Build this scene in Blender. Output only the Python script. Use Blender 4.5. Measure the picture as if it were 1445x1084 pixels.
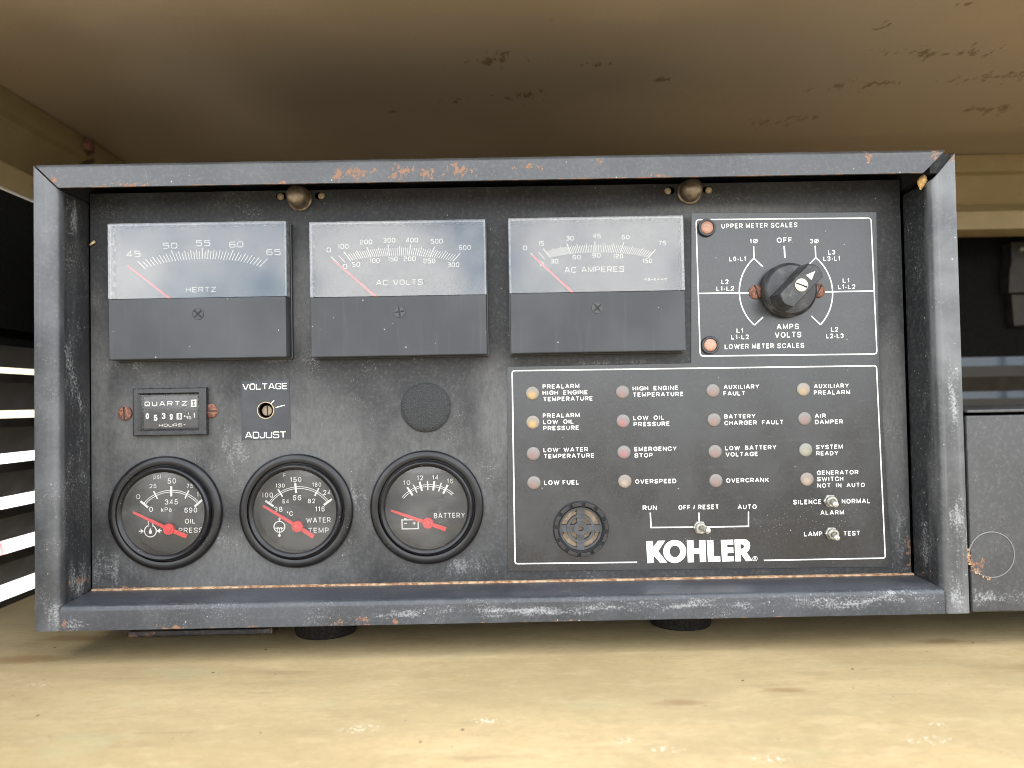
import bpy, math, random
from mathutils import Vector, Matrix
random.seed(7)
C = bpy.context.scene.collection
R = math.radians
for o in list(bpy.data.objects):
    bpy.data.objects.remove(o)

# ------------------------------------------------------------------ camera
CAM = Vector((0.00510744, -0.3997898, -0.0074547))
PITCH, YAW, ROLL, FPX = 0.02305912, 0.00432437, -0.01842112, 1050.0
FW = Vector((math.sin(YAW) * math.cos(PITCH), math.cos(YAW) * math.cos(PITCH), math.sin(PITCH)))
_rt = Vector((math.cos(YAW), -math.sin(YAW), 0))
_up = _rt.cross(FW)
RT = math.cos(ROLL) * _rt + math.sin(ROLL) * _up
UP = -math.sin(ROLL) * _rt + math.cos(ROLL) * _up
cam_d = bpy.data.cameras.new('camera')
cam = bpy.data.objects.new('camera', cam_d)
C.objects.link(cam)
cam.matrix_world = Matrix(((RT.x, UP.x, -FW.x, CAM.x), (RT.y, UP.y, -FW.y, CAM.y), (RT.z, UP.z, -FW.z, CAM.z), (0, 0, 0, 1)))
cam_d.sensor_width = 36
cam_d.lens = FPX / 1445 * 36
cam_d.clip_start = 0.01
cam_d.clip_end = 3000
cam_d.dof.use_dof = True
cam_d.dof.focus_distance = 0.43
cam_d.dof.aperture_fstop = 7.5
bpy.context.scene.camera = cam

# ------------------------------------------------------------------ sky, sun, exposure
SUN_EL, SUN_AZ = 48.0, 28.0      # sun behind the enclosure, a little to the right
w = bpy.data.worlds.new('World')
bpy.context.scene.world = w
w.use_nodes = True
wn, wl = w.node_tree.nodes, w.node_tree.links
bg = wn['Background']
sky = wn.new('ShaderNodeTexSky')
sky.sky_type = 'NISHITA'
sky.sun_disc = False
sky.sun_elevation = R(SUN_EL)
sky.sun_rotation = R(SUN_AZ)
tc = wn.new('ShaderNodeTexCoord')
cn = wn.new('ShaderNodeTexNoise')
cn.inputs['Scale'].default_value = 4.2
cn.inputs['Detail'].default_value = 6
cn.inputs['Roughness'].default_value = 0.55
wl.new(tc.outputs['Generated'], cn.inputs['Vector'])
cr = wn.new('ShaderNodeValToRGB')
cr.color_ramp.elements[0].position = 0.36
cr.color_ramp.elements[1].position = 0.54
wl.new(cn.outputs['Fac'], cr.inputs['Fac'])
cm = wn.new('ShaderNodeMixRGB')
cm.inputs['Color2'].default_value = (11.0, 11.1, 11.3, 1)
wl.new(cr.outputs['Color'], cm.inputs['Fac'])
wl.new(sky.outputs['Color'], cm.inputs['Color1'])
wl.new(cm.outputs['Color'], bg.inputs['Color'])
bg.inputs['Strength'].default_value = 0.12
sun_d = bpy.data.lights.new('sun', 'SUN')
sun_d.energy = 3.0
sun_d.angle = R(0.53)
sun_d.color = (1.0, 0.95, 0.87)
sun = bpy.data.objects.new('sun', sun_d)
C.objects.link(sun)
sdir = Vector((math.sin(R(SUN_AZ)) * math.cos(R(SUN_EL)), math.cos(R(SUN_AZ)) * math.cos(R(SUN_EL)), math.sin(R(SUN_EL))))
sun.rotation_euler = sdir.to_track_quat('Z', 'Y').to_euler()
vs = bpy.context.scene.view_settings
vs.view_transform = 'Standard'
vs.look = 'None'
vs.exposure = 2.08
vs.gamma = 1
vs.use_curve_mapping = False
cyc = bpy.context.scene.cycles
cyc.filter_width = 1.0
cyc.max_bounces = 6
cyc.diffuse_bounces = 3
cyc.glossy_bounces = 3
cyc.caustics_reflective = False
cyc.caustics_refractive = False
bpy.context.scene.cycles.transparent_max_bounces = 12
bpy.context.scene.cycles.sample_clamp_indirect = 8

# ------------------------------------------------------------------ sight lines of the photograph -> points on real planes
def ray(px, py):
    return FW + RT * ((px - 722.5) / FPX) + UP * ((542.0 - py) / FPX)
def onY(px, py, Y):
    d = ray(px, py); t = (Y - CAM.y) / d.y; p = CAM + d * t
    return (p.x, p.z)
def onZ(px, py, Z):
    d = ray(px, py); t = (Z - CAM.z) / d.z; p = CAM + d * t
    return (p.x, p.y)
class Zm:
    def __init__(s, ox, oy, sc): s.o = (ox, oy, sc)
    def __call__(s, x, y, Y):
        ox, oy, sc = s.o
        return onY(ox + x / sc, oy + y / sc, Y)

# ------------------------------------------------------------------ object helpers
WLOC = {}
def mk(name, verts, faces, mat, parent=None, loc=(0, 0, 0), smooth=False, bevel=0, label=None):
    """mesh in world coordinates relative to loc"""
    me = bpy.data.meshes.new(name)
    me.from_pydata([tuple(v) for v in verts], [], faces)
    me.validate()
    me.update()
    return mko(name, me, mat, parent, loc, smooth, bevel, label)
def mko(name, me, mat, parent=None, loc=(0, 0, 0), smooth=False, bevel=0, label=None):
    me.name = name
    o = bpy.data.objects.new(name, me)
    C.objects.link(o)
    if mat and not me.materials:
        me.materials.append(mat)
    loc = Vector(loc)
    WLOC[o] = loc
    if parent:
        o.parent = parent
        o.location = loc - WLOC[parent]
    else:
        o.location = loc
    if smooth:
        if smooth is True:
            me.polygons.foreach_set('use_smooth', [True] * len(me.polygons))
        else:
            me.polygons.foreach_set('use_smooth', [True] * len(me.polygons))
            me.set_sharp_from_angle(angle=R(smooth))
    if bevel:
        b = o.modifiers.new('bevel', 'BEVEL'); b.width = bevel; b.segments = 2; b.limit_method = 'ANGLE'; b.angle_limit = R(40)
    if label: o['label'] = label
    return o
def empty(name, loc, label, cat, group=None):
    o = bpy.data.objects.new(name, None)
    C.objects.link(o)
    o.location = loc; o.empty_display_size = 0.02
    WLOC[o] = Vector(loc)
    return tag(o, label, cat, group)
def tag(o, label, cat, group=None):
    o['label'] = label; o['category'] = cat
    if group: o['group'] = group
    return o
def struct(o, label=None):
    o['kind'] = 'structure'
    if label: o['label'] = label
    return o

class MB:
    def __init__(s): s.v = []; s.f = []
    def add(s, v, f):
        b = len(s.v); s.v += [tuple(q) for q in v]; s.f += [[i + b for i in q] for q in f]; return s
    def box(s, x0, x1, y0, y1, z0, z1):
        return s.add([(x0, y0, z0), (x1, y0, z0), (x1, y1, z0), (x0, y1, z0), (x0, y0, z1), (x1, y0, z1), (x1, y1, z1), (x0, y1, z1)],
                     [(0, 3, 2, 1), (4, 5, 6, 7), (0, 1, 5, 4), (1, 2, 6, 5), (2, 3, 7, 6), (3, 0, 4, 7)])
    def lathe(s, prof, n=48, cx=0, cz=0, Y=0, close=True):
        """prof: (radius, height towards the viewer)"""
        v = []; f = []
        for (r, h) in prof:
            for k in range(n):
                a = 2 * math.pi * k / n
                v.append((cx + r * math.cos(a), Y - h, cz + r * math.sin(a)))
        for i in range(len(prof) - 1):
            for k in range(n):
                k2 = (k + 1) % n
                f.append((i * n + k, i * n + k2, (i + 1) * n + k2, (i + 1) * n + k))
        if close:
            f.append([(len(prof) - 1) * n + k for k in range(n)])
        return s.add(v, f)
    def prism(s, poly, Y0, Y1):
        """poly of (x, z), counter-clockwise from the viewer; front face at Y0"""
        n = len(poly)
        v = [(x, Y0, z) for x, z in poly] + [(x, Y1, z) for x, z in poly]
        f = [list(range(n)), [n + i for i in reversed(range(n))]]
        for i in range(n):
            j = (i + 1) % n
            f.append((i, n + i, n + j, j))
        return s.add(v, f)
    def build(s, name, mat, parent=None, **k): return mk(name, s.v, s.f, mat, parent, **k)

def extrude(prof, axis, s0, s1):
    """closed profile of (a, y) swept along an axis; s0/s1 give the ends per profile point"""
    mb = MB(); n = len(prof); v = []
    for fn in (s0, s1):
        for a, y in prof:
            t = fn(a, y) if callable(fn) else fn
            v.append((a, y, t) if axis == 'z' else (t, y, a) if axis == 'x' else None)
    f = [list(range(n)), [2 * n - 1 - i for i in range(n)]]
    for i in range(n):
        j = (i + 1) % n
        f.append((i, n + i, n + j, j))
    return mb.add(v, f)
def arc(cx, cy, r, a0, a1, n):
    return [(cx + r * math.cos(R(a0 + (a1 - a0) * i / n)), cy + r * math.sin(R(a0 + (a1 - a0) * i / n))) for i in range(n + 1)]

# 2-D filled outlines (with holes) -> mesh in the XZ plane
def fill2d(loops, thick=0.0):
    cu = bpy.data.curves.new('tmp', 'CURVE')
    cu.dimensions = '2D'; cu.fill_mode = 'BOTH'
    k = 1000.0
    cu.extrude = thick * k / 2
    for lp in loops:
        sp = cu.splines.new('POLY')
        sp.points.add(len(lp) - 1)
        for p, (x, z) in zip(sp.points, lp):
            p.co = (x * k, z * k, 0, 1)
        sp.use_cyclic_u = True
    o = bpy.data.objects.new('tmp', cu)
    me = o.to_mesh()
    v = [(q.co.x / k, -q.co.z / k, q.co.y / k) for q in me.vertices]
    f = [list(p.vertices) for p in me.polygons]
    o.to_mesh_clear()
    bpy.data.objects.remove(o); bpy.data.curves.remove(cu)
    return v, f
def plate(name, loops, Y, thick, mat, parent, **k):
    """filled plate whose front face lies at Y"""
    v, f = fill2d(loops, thick)
    v = [(x, Y + thick / 2 + y, z) for x, y, z in v]
    return mk(name, v, f, mat, parent, **k)
def circ(cx, cz, r, n=40):
    return [(cx + r * math.cos(2 * math.pi * i / n), cz + r * math.sin(2 * math.pi * i / n)) for i in range(n)]

# flat print: strokes
def offs(pts, closed, hw):
    n = len(pts); L = []; Rr = []
    for i in range(n):
        p = Vector(pts[i])
        a = Vector(pts[i - 1]) if (i > 0 or closed) else None
        b = Vector(pts[(i + 1) % n]) if (i < n - 1 or closed) else None
        d1 = (p - a).normalized() if a is not None else None
        d2 = (b - p).normalized() if b is not None else None
        if d1 is None: d1 = d2
        if d2 is None: d2 = d1
        t = d1 + d2
        if t.length < 1e-6: t = d1.copy()
        t.normalize()
        nrm = Vector((-t.y, t.x))
        c = max(0.4, nrm.dot(Vector((-d1.y, d1.x))))
        L.append(p + nrm * hw / c); Rr.append(p - nrm * hw / c)
    return L, Rr
def stroke(mb, pts, width, Y, closed=False):
    if len(pts) < 2: return
    L, Rr = offs(pts, closed, width / 2)
    n = len(pts)
    v = [(p.x, Y, p.y) for p in L] + [(p.x, Y, p.y) for p in Rr]
    f = []
    for i in range(n if closed else n - 1):
        j = (i + 1) % n
        f.append((i, n + i, n + j, j))
    mb.add(v, f)
def fillet(pts, r, closed, seg=5):
    out = []; n = len(pts)
    for i in range(n):
        p = Vector(pts[i])
        if not closed and (i == 0 or i == n - 1):
            out.append(tuple(p)); continue
        a = Vector(pts[i - 1]); b = Vector(pts[(i + 1) % n])
        u = a - p; q = b - p
        rr = min(r, u.length * 0.49, q.length * 0.49)
        if rr < 1e-7: out.append(tuple(p)); continue
        A = p + u.normalized() * rr; B = p + q.normalized() * rr
        for k in range(seg + 1):
            t = k / seg
            out.append(tuple(A * (1 - t) ** 2 + p * 2 * t * (1 - t) + B * t * t))
    return out

# monoline squared letters (extended sans): (polyline, closed) in a unit box, w = width factor
SQ = [((0, 0), (1, 0), (1, 1), (0, 1))]
GL = {
 '0': (1, 1, [(SQ[0], 1)]), 'O': (1, 1, [(SQ[0], 1)]), 'D': (1, 1, [(((.02, 1), (1, 1), (1, 0), (.02, 0)), 0), (((0, 0), (0, 1)), 0)]),
 '1': (.45, 0, [(((.2, .8), (.8, 1), (.8, 0)), 0)]),
 '2': (1, 1, [(((0, .75), (0, 1), (1, 1), (1, .5), (0, .5), (0, 0), (1, 0)), 0)]),
 '3': (1, 1, [(((0, 1), (1, 1), (1, .52), (.25, .52)), 0), (((.25, .52), (1, .52), (1, 0), (0, 0)), 0)]),
 '4': (1, 0, [(((.78, 0), (.78, 1), (0, .28), (1, .28)), 0)]),
 '5': (1, .6, [(((1, 1), (.02, 1), (0, .58), (1, .58), (1, 0), (0, 0)), 0)]),
 '6': (1, 1, [(((1, 1), (0, 1), (0, 0), (1, 0), (1, .56), (0, .56)), 0)]),
 '7': (1, 0, [(((0, 1), (1, 1), (.35, 0)), 0)]),
 '8': (1, 1, [(SQ[0], 1), (((0, .52), (1, .52)), 0)]),
 '9': (1, 1, [(((0, 0), (1, 0), (1, 1), (0, 1), (0, .44), (1, .44)), 0)]),
 'A': (1.1, 0, [(((0, 0), (.42, 1), (.58, 1), (1, 0)), 0), (((.17, .3), (.83, .3)), 0)]),
 'C': (1, 1, [(((1, .76), (1, 1), (0, 1), (0, 0), (1, 0), (1, .24)), 0)]),
 'E': (.95, 0, [(((1, 1), (0, 1), (0, 0), (1, 0)), 0), (((0, .52), (.9, .52)), 0)]),
 'F': (.9, 0, [(((1, 1), (0, 1), (0, 0)), 0), (((0, .5), (.85, .5)), 0)]),
 'G': (1, 1, [(((1, .78), (1, 1), (0, 1), (0, 0), (1, 0), (1, .48), (.55, .48)), 0)]),
 'H': (1, 0, [(((0, 0), (0, 1)), 0), (((1, 0), (1, 1)), 0), (((0, .5), (1, .5)), 0)]),
 'J': (.8, 1, [(((1, 1), (1, 0), (0, 0), (0, .25)), 0)]),
 'L': (.9, 0, [(((0, 1), (0, 0), (1, 0)), 0)]),
 'M': (1.15, 0, [(((0, 0), (0, 1), (.5, .1), (1, 1), (1, 0)), 0)]),
 'P': (1, 1, [(((0, .45), (1, .45), (1, 1), (.02, 1)), 0), (((0, 0), (0, 1)), 0)]),
 'Q': (1, 1, [(SQ[0], 1), (((.55, .35), (1, -.06)), 0)]),
 'R': (1, 1, [(((0, .45), (1, .45), (1, 1), (.02, 1)), 0), (((0, 0), (0, 1)), 0), (((.6, .45), (1, 0)), 0)]),
 'S': (1, 1, [(((1, .8), (1, 1), (0, 1), (0, .52), (1, .52), (1, 0), (0, 0), (0, .2)), 0)]),
 'T': (1, 0, [(((0, 1), (1, 1)), 0), (((.5, 1), (.5, 0)), 0)]),
 'U': (1, 1, [(((0, 1), (0, 0), (1, 0), (1, 1)), 0)]),
 'V': (1.1, 0, [(((0, 1), (.46, 0), (.54, 0), (1, 1)), 0)]),
 'Z': (1, 0, [(((0, 1), (1, 1), (0, 0), (1, 0)), 0)]),
 '=': (.7, 0, [(((0, .62), (1, .62)), 0), (((0, .3), (1, .3)), 0)]),
 '/': (.5, 0, [(((0, 0), (1, 1)), 0)]),
}
def sq_text(mb, txt, pl, pr, cap, Y, sw=0.13, gap=0.28):
    """squared monoline text between pl and pr (baseline ends, (x, z)), capital height cap"""
    pl = Vector(pl); pr = Vector(pr); ex = (pr - pl); Wd = ex.length; ex.normalize(); ez = Vector((-ex.y, ex.x))
    tot = sum(.55 if c == ' ' else GL[c][0] for c in txt) + gap * (len(txt) - 1)
    kx = Wd / tot; t = sw * cap; x = 0; lay = 0
    for c in txt:
        if c == ' ': x += .55 + gap; continue
        wf, rnd, sts = GL[c]
        for pts, cl in sts:
            q = []
            for a, b in pts:
                u = x * kx + t / 2 + a * (wf * kx - t)
                v = t / 2 + b * (cap - t)
                p = pl + ex * u + ez * v
                q.append((p.x, p.y))
            if rnd: q = fillet(q, .27 * rnd * cap, cl)
            stroke(mb, q, t, Y - lay * 6e-6, bool(cl)); lay += 1
        x += wf + gap
# plain grotesque letters: strokes of (x, y[, corner radius]) in a unit box
_o = ((0, 0, .5), (1, 0, .5), (1, 1, .5), (0, 1, .5))
_P = ((0, 0), (0, 1), (1, 1, .3), (1, .44, .3), (0, .44))
_S = ((1, .74), (1, 1, .42), (0, 1, .42), (0, .54, .24), (1, .46, .24), (1, 0, .42), (0, 0, .42), (0, .26))
GT = {
 'A': (.95, [(((0, 0), (.45, 1), (.55, 1), (1, 0)), 0), (((.2, .3), (.8, .3)), 0)]),
 'B': (.80, [(((0, 0), (0, 1), (.9, 1, .25), (.9, .53, .25), (0, .53)), 0), (((0, .53), (1, .53, .28), (1, 0, .28), (0, 0)), 0)]),
 'C': (.87, [(((1, .70), (1, 1, .45), (0, 1, .5), (0, 0, .5), (1, 0, .45), (1, .30)), 0)]),
 'D': (.85, [(((0, 0), (0, 1), (1, 1, .5), (1, 0, .5)), 1)]),
 'E': (.73, [(((1, 1), (0, 1), (0, 0), (1, 0)), 0), (((0, .52), (.9, .52)), 0)]),
 'F': (.68, [(((1, 1), (0, 1), (0, 0)), 0), (((0, .5), (.9, .5)), 0)]),
 'G': (.90, [(((1, .72), (1, 1, .45), (0, 1, .5), (0, 0, .5), (1, 0, .4), (1, .46), (.55, .46)), 0)]),
 'H': (.80, [(((0, 0), (0, 1)), 0), (((1, 0), (1, 1)), 0), (((0, .52), (1, .52)), 0)]),
 'I': (.21, [(((.5, 0), (.5, 1)), 0)]),
 'J': (.60, [(((1, 1), (1, 0, .4), (0, 0, .4), (0, .3)), 0)]),
 'K': (.88, [(((0, 0), (0, 1)), 0), (((1, 1), (.05, .34)), 0), (((.35, .6), (1, 0)), 0)]),
 'L': (.70, [(((0, 1), (0, 0), (1, 0)), 0)]),
 'M': (.97, [(((0, 0), (0, 1), (.5, .12), (1, 1), (1, 0)), 0)]),
 'N': (.82, [(((0, 0), (0, 1), (1, 0), (1, 1)), 0)]),
 'O': (.94, [(_o, 1)]), 'P': (.78, [(_P, 0)]),
 'R': (.84, [(_P, 0), (((.5, .44), (1, 0)), 0)]), 'S': (.82, [(_S, 0)]),
 'T': (.80, [(((0, 1), (1, 1)), 0), (((.5, 1), (.5, 0)), 0)]),
 'U': (.82, [(((0, 1), (0, 0, .45), (1, 0, .45), (1, 1)), 0)]),
 'V': (.90, [(((0, 1), (.46, 0), (.54, 0), (1, 1)), 0)]),
 'W': (1.3, [(((0, 1), (.26, 0), (.5, .9), (.74, 0), (1, 1)), 0)]),
 'X': (.90, [(((0, 1), (1, 0)), 0), (((0, 0), (1, 1)), 0)]),
 'Y': (.90, [(((0, 1), (.5, .45), (1, 1)), 0), (((.5, .45), (.5, 0)), 0)]),
 'Z': (.78, [(((0, 1), (1, 1), (0, 0), (1, 0)), 0)]),
 '0': (.68, [(_o, 1)]), '1': (.38, [(((.0, .74), (.8, .98), (.8, 0)), 0)]),
 '2': (.68, [(((0, .7), (0, 1, .5), (1, 1, .5), (1, .55, .35), (0, 0), (1, 0)), 0)]),
 '3': (.68, [(((0, .76), (0, 1, .4), (1, 1, .4), (1, .53, .25), (.4, .53)), 0), (((.4, .53), (1, .53, .3), (1, 0, .4), (0, 0, .4), (0, .24)), 0)]),
 '4': (.70, [(((.72, 0), (.72, 1), (0, .26), (1, .26)), 0)]),
 '5': (.68, [(((.95, 1), (.14, 1), (.06, .5), (1, .64, .4), (1, 0, .45), (0, 0, .45), (0, .22)), 0)]),
 '6': (.68, [(((1, .78), (1, 1, .5), (0, 1, .5), (0, 0, .5), (1, 0, .45), (1, .6, .45), (0, .6, .3), (0, .36)), 0)]),
 '7': (.66, [(((0, 1), (1, 1), (.3, 0)), 0)]),
 '8': (.68, [(((.08, .53, .35), (.92, .53, .35), (.92, 1, .4), (.08, 1, .4)), 1), (((0, 0, .4), (1, 0, .4), (1, .53, .35), (0, .53, .35)), 1)]),
 '9': (.68, [(((0, .22), (0, 0, .5), (1, 0, .5), (1, 1, .5), (0, 1, .45), (0, .4, .45), (1, .4, .3), (1, .64)), 0)]),
 '-': (.38, [(((0, .36), (1, .36)), 0)]), '/': (.42, [(((0, 0), (1, 1)), 0)]), '=': (.6, [(((0, .3), (1, .3)), 0), (((0, .65), (1, .65)), 0)]),
 '\u00b0': (.32, [(((0, .7, .5), (1, .7, .5), (1, 1, .5), (0, 1, .5)), 1)]),
 '\u00d8': (.94, [(_o, 1), (((-.02, -.04), (1.02, 1.04)), 0)]),
 'p': (.66, [(((0, -.28), (0, .74)), 0), (((0, 0), (1, 0, .36), (1, .74, .36), (0, .74)), 0)]),
 's': (.60, [(tuple((q[0], q[1] * .74) + ((.3,) if len(q) > 2 else ()) for q in _S), 0)]),
 'i': (.18, [(((.5, 0), (.5, .74)), 0), (((.5, .88), (.5, 1.02)), 0)]),
 'k': (.66, [(((0, 0), (0, 1)), 0), (((1, .74), (.05, .26)), 0), (((.35, .45), (1, 0)), 0)]),
 'a': (.66, [(((.06, .56), (.1, .74, .25), (1, .74, .3), (1, 0)), 0), (((1, .42), (0, .42, .22), (0, 0, .22), (1, 0, .3), (1, .2)), 0)]),
}
def fillet_v(pts, cap, closed, seg=5):
    out = []; n = len(pts)
    for i in range(n):
        p = Vector(pts[i][:2]); r = pts[i][2] * cap
        if r < 1e-9 or (not closed and i in (0, n - 1)): out.append(tuple(p)); continue
        u = Vector(pts[i - 1][:2]) - p; q = Vector(pts[(i + 1) % n][:2]) - p
        ru = min(r, u.length * .5); rq = min(r, q.length * .5)
        A = p + u.normalized() * ru; B = p + q.normalized() * rq
        for k in range(seg + 1):
            t = k / seg; a_ = t * math.pi / 2     # quarter ellipse
            out.append(tuple(p + (A - p) * (1 - math.sin(a_)) + (B - p) * (1 - math.cos(a_))))
    res = []
    for q in out:
        if not res or (Vector(q) - Vector(res[-1])).length > 1e-7: res.append(q)
    if closed and (Vector(res[0]) - Vector(res[-1])).length < 1e-7: res.pop()
    return res
def bf_text(mb, txt, pl, pr, cap, Y, sw=0.165, gap=0.26):
    pl = Vector(pl); pr = Vector(pr); ex = (pr - pl); Wd = ex.length; ex.normalize(); ez = Vector((-ex.y, ex.x))
    tot = sum(.22 if c == ' ' else GT[c][0] for c in txt) + gap * (len(txt) - 1)
    kx = Wd / tot; t = sw * cap; x = 0; lay = 0
    for c in txt:
        if c == ' ': x += .22 + gap; continue
        wf, sts = GT[c]
        for pts, cl in sts:
            q = []
            for pt_ in pts:
                p = pl + ex * (x * kx + t / 2 + pt_[0] * max(0, wf * kx - t)) + ez * (t / 2 + pt_[1] * (cap - t))
                q.append((p.x, p.y, pt_[2] if len(pt_) > 2 else 0))
            stroke(mb, fillet_v(q, cap, cl), t, Y - lay * 6e-6, bool(cl)); lay += 1
        x += wf + gap
def put(mb, fn, Z, Y, txt, x0, x1, b0, cap, b1=None, **k):
    if b1 is None: b1 = b0 - 0.0175 * (x1 - x0)
    pl = Z(x0, b0, Y); pr = Z(x1, b1, Y); top = Z(x0, b0 - cap, Y)
    fn(mb, txt, pl, pr, math.dist(pl, top), Y, **k)

# ------------------------------------------------------------------ material helpers
class NT:
    def __init__(s, name):
        s.m = bpy.data.materials.new(name); s.m.use_nodes = True
        s.t = s.m.node_tree; s.b = s.t.nodes['Principled BSDF']
        s.geo = s.t.nodes.new('ShaderNodeNewGeometry')
        s.pos = s.geo.outputs['Position']
    def n(s, ty): return s.t.nodes.new(ty)
    def setv(s, sock, v):
        if isinstance(v, bpy.types.NodeSocket): s.t.links.new(v, sock)
        elif isinstance(v, (tuple, list)) and len(v) == 3 and sock.type == 'RGBA': sock.default_value = (*v, 1)
        else: sock.default_value = v
    def vec(s, scale=(1, 1, 1), off=(0, 0, 0), src=None):
        m = s.n('ShaderNodeMapping'); s.setv(m.inputs['Vector'], src or s.pos)
        m.inputs['Scale'].default_value = scale; m.inputs['Location'].default_value = off
        return m.outputs[0]
    def noise(s, scale, detail=4, rough=.55, vec=None, dist=0):
        q = s.n('ShaderNodeTexNoise'); s.setv(q.inputs['Vector'], vec or s.pos)
        q.inputs['Scale'].default_value = scale; q.inputs['Detail'].default_value = min(detail, 3)
        q.inputs['Roughness'].default_value = rough; q.inputs['Distortion'].default_value = dist
        return q.outputs['Fac']
    def ramp(s, fac, a, b, lo=0., hi=1.):
        q = s.n('ShaderNodeMapRange'); q.interpolation_type = 'SMOOTHSTEP'
        s.setv(q.inputs['Value'], fac)
        for i, v in zip((1, 2, 3, 4), (a, b, lo, hi)): s.setv(q.inputs[i], v)
        return q.outputs[0]
    def math(s, op, a, b=0.):
        q = s.n('ShaderNodeMath'); q.operation = op; s.setv(q.inputs[0], a); s.setv(q.inputs[1], b)
        return q.outputs[0]
    def mix(s, f, a, b):
        q = s.n('ShaderNodeMixRGB'); s.setv(q.inputs[0], f); s.setv(q.inputs[1], a); s.setv(q.inputs[2], b)
        return q.outputs[0]
    def specks(s, scale, size, keep, vec=None):
        q = s.n('ShaderNodeTexVoronoi'); s.setv(q.inputs['Vector'], vec or s.pos); q.inputs['Scale'].default_value = scale
        sep = s.n('ShaderNodeSeparateColor'); s.t.links.new(q.outputs['Color'], sep.inputs[0])
        k = s.ramp(sep.outputs[0], 1 - keep, 1 - keep + .02)
        sz = s.math('MULTIPLY', sep.outputs[1], size)
        d = s.math('LESS_THAN', q.outputs['Distance'], sz)
        return s.math('MULTIPLY', k, d)
    def xyz(s, v=None):
        q = s.n('ShaderNodeSeparateXYZ'); s.setv(q.inputs[0], v or s.pos); return q.outputs
    def spots(s, lst):
        """largest soft ellipse value over (x, y, z, rx, ry, rz)"""
        cur = None
        for x, y, z, rx, ry, rz in lst:
            v = s.vec((1 / rx, 1 / ry, 1 / rz), (-x / rx, -y / ry, -z / rz))
            q = s.n('ShaderNodeVectorMath'); q.operation = 'LENGTH'; s.t.links.new(v, q.inputs[0])
            d = s.math('SUBTRACT', 1.0, q.outputs['Value'])
            cur = d if cur is None else s.math('MAXIMUM', cur, d)
        return s.math('MAXIMUM', cur, 0.0)
    def bump(s, h, strength=.2, dist=.0005):
        q = s.n('ShaderNodeBump'); q.inputs['Strength'].default_value = strength; q.inputs['Distance'].default_value = dist
        s.setv(q.inputs['Height'], h); s.t.links.new(q.outputs[0], s.b.inputs['Normal'])
    def out(s, col, rough, metal=0., spec=.5, chalk_amt=.5):
        s.setv(s.b.inputs['Base Color'], col); s.setv(s.b.inputs['Roughness'], rough)
        s.setv(s.b.inputs['Metallic'], metal); s.setv(s.b.inputs['Specular IOR Level'], spec)
        return s.m
def plain(name, col, rough=.5, metal=0., spec=.5, var=.15, scale=300):
    t = NT(name)
    f = t.noise(scale, 4)
    c = t.mix(t.ramp(f, .3, .7), tuple(a * (1 - var) for a in col), tuple(min(1, a * (1 + var)) for a in col))
    return t.out(c, t.ramp(f, .3, .7, rough * .85, min(1, rough * 1.15)), metal, spec)

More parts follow.
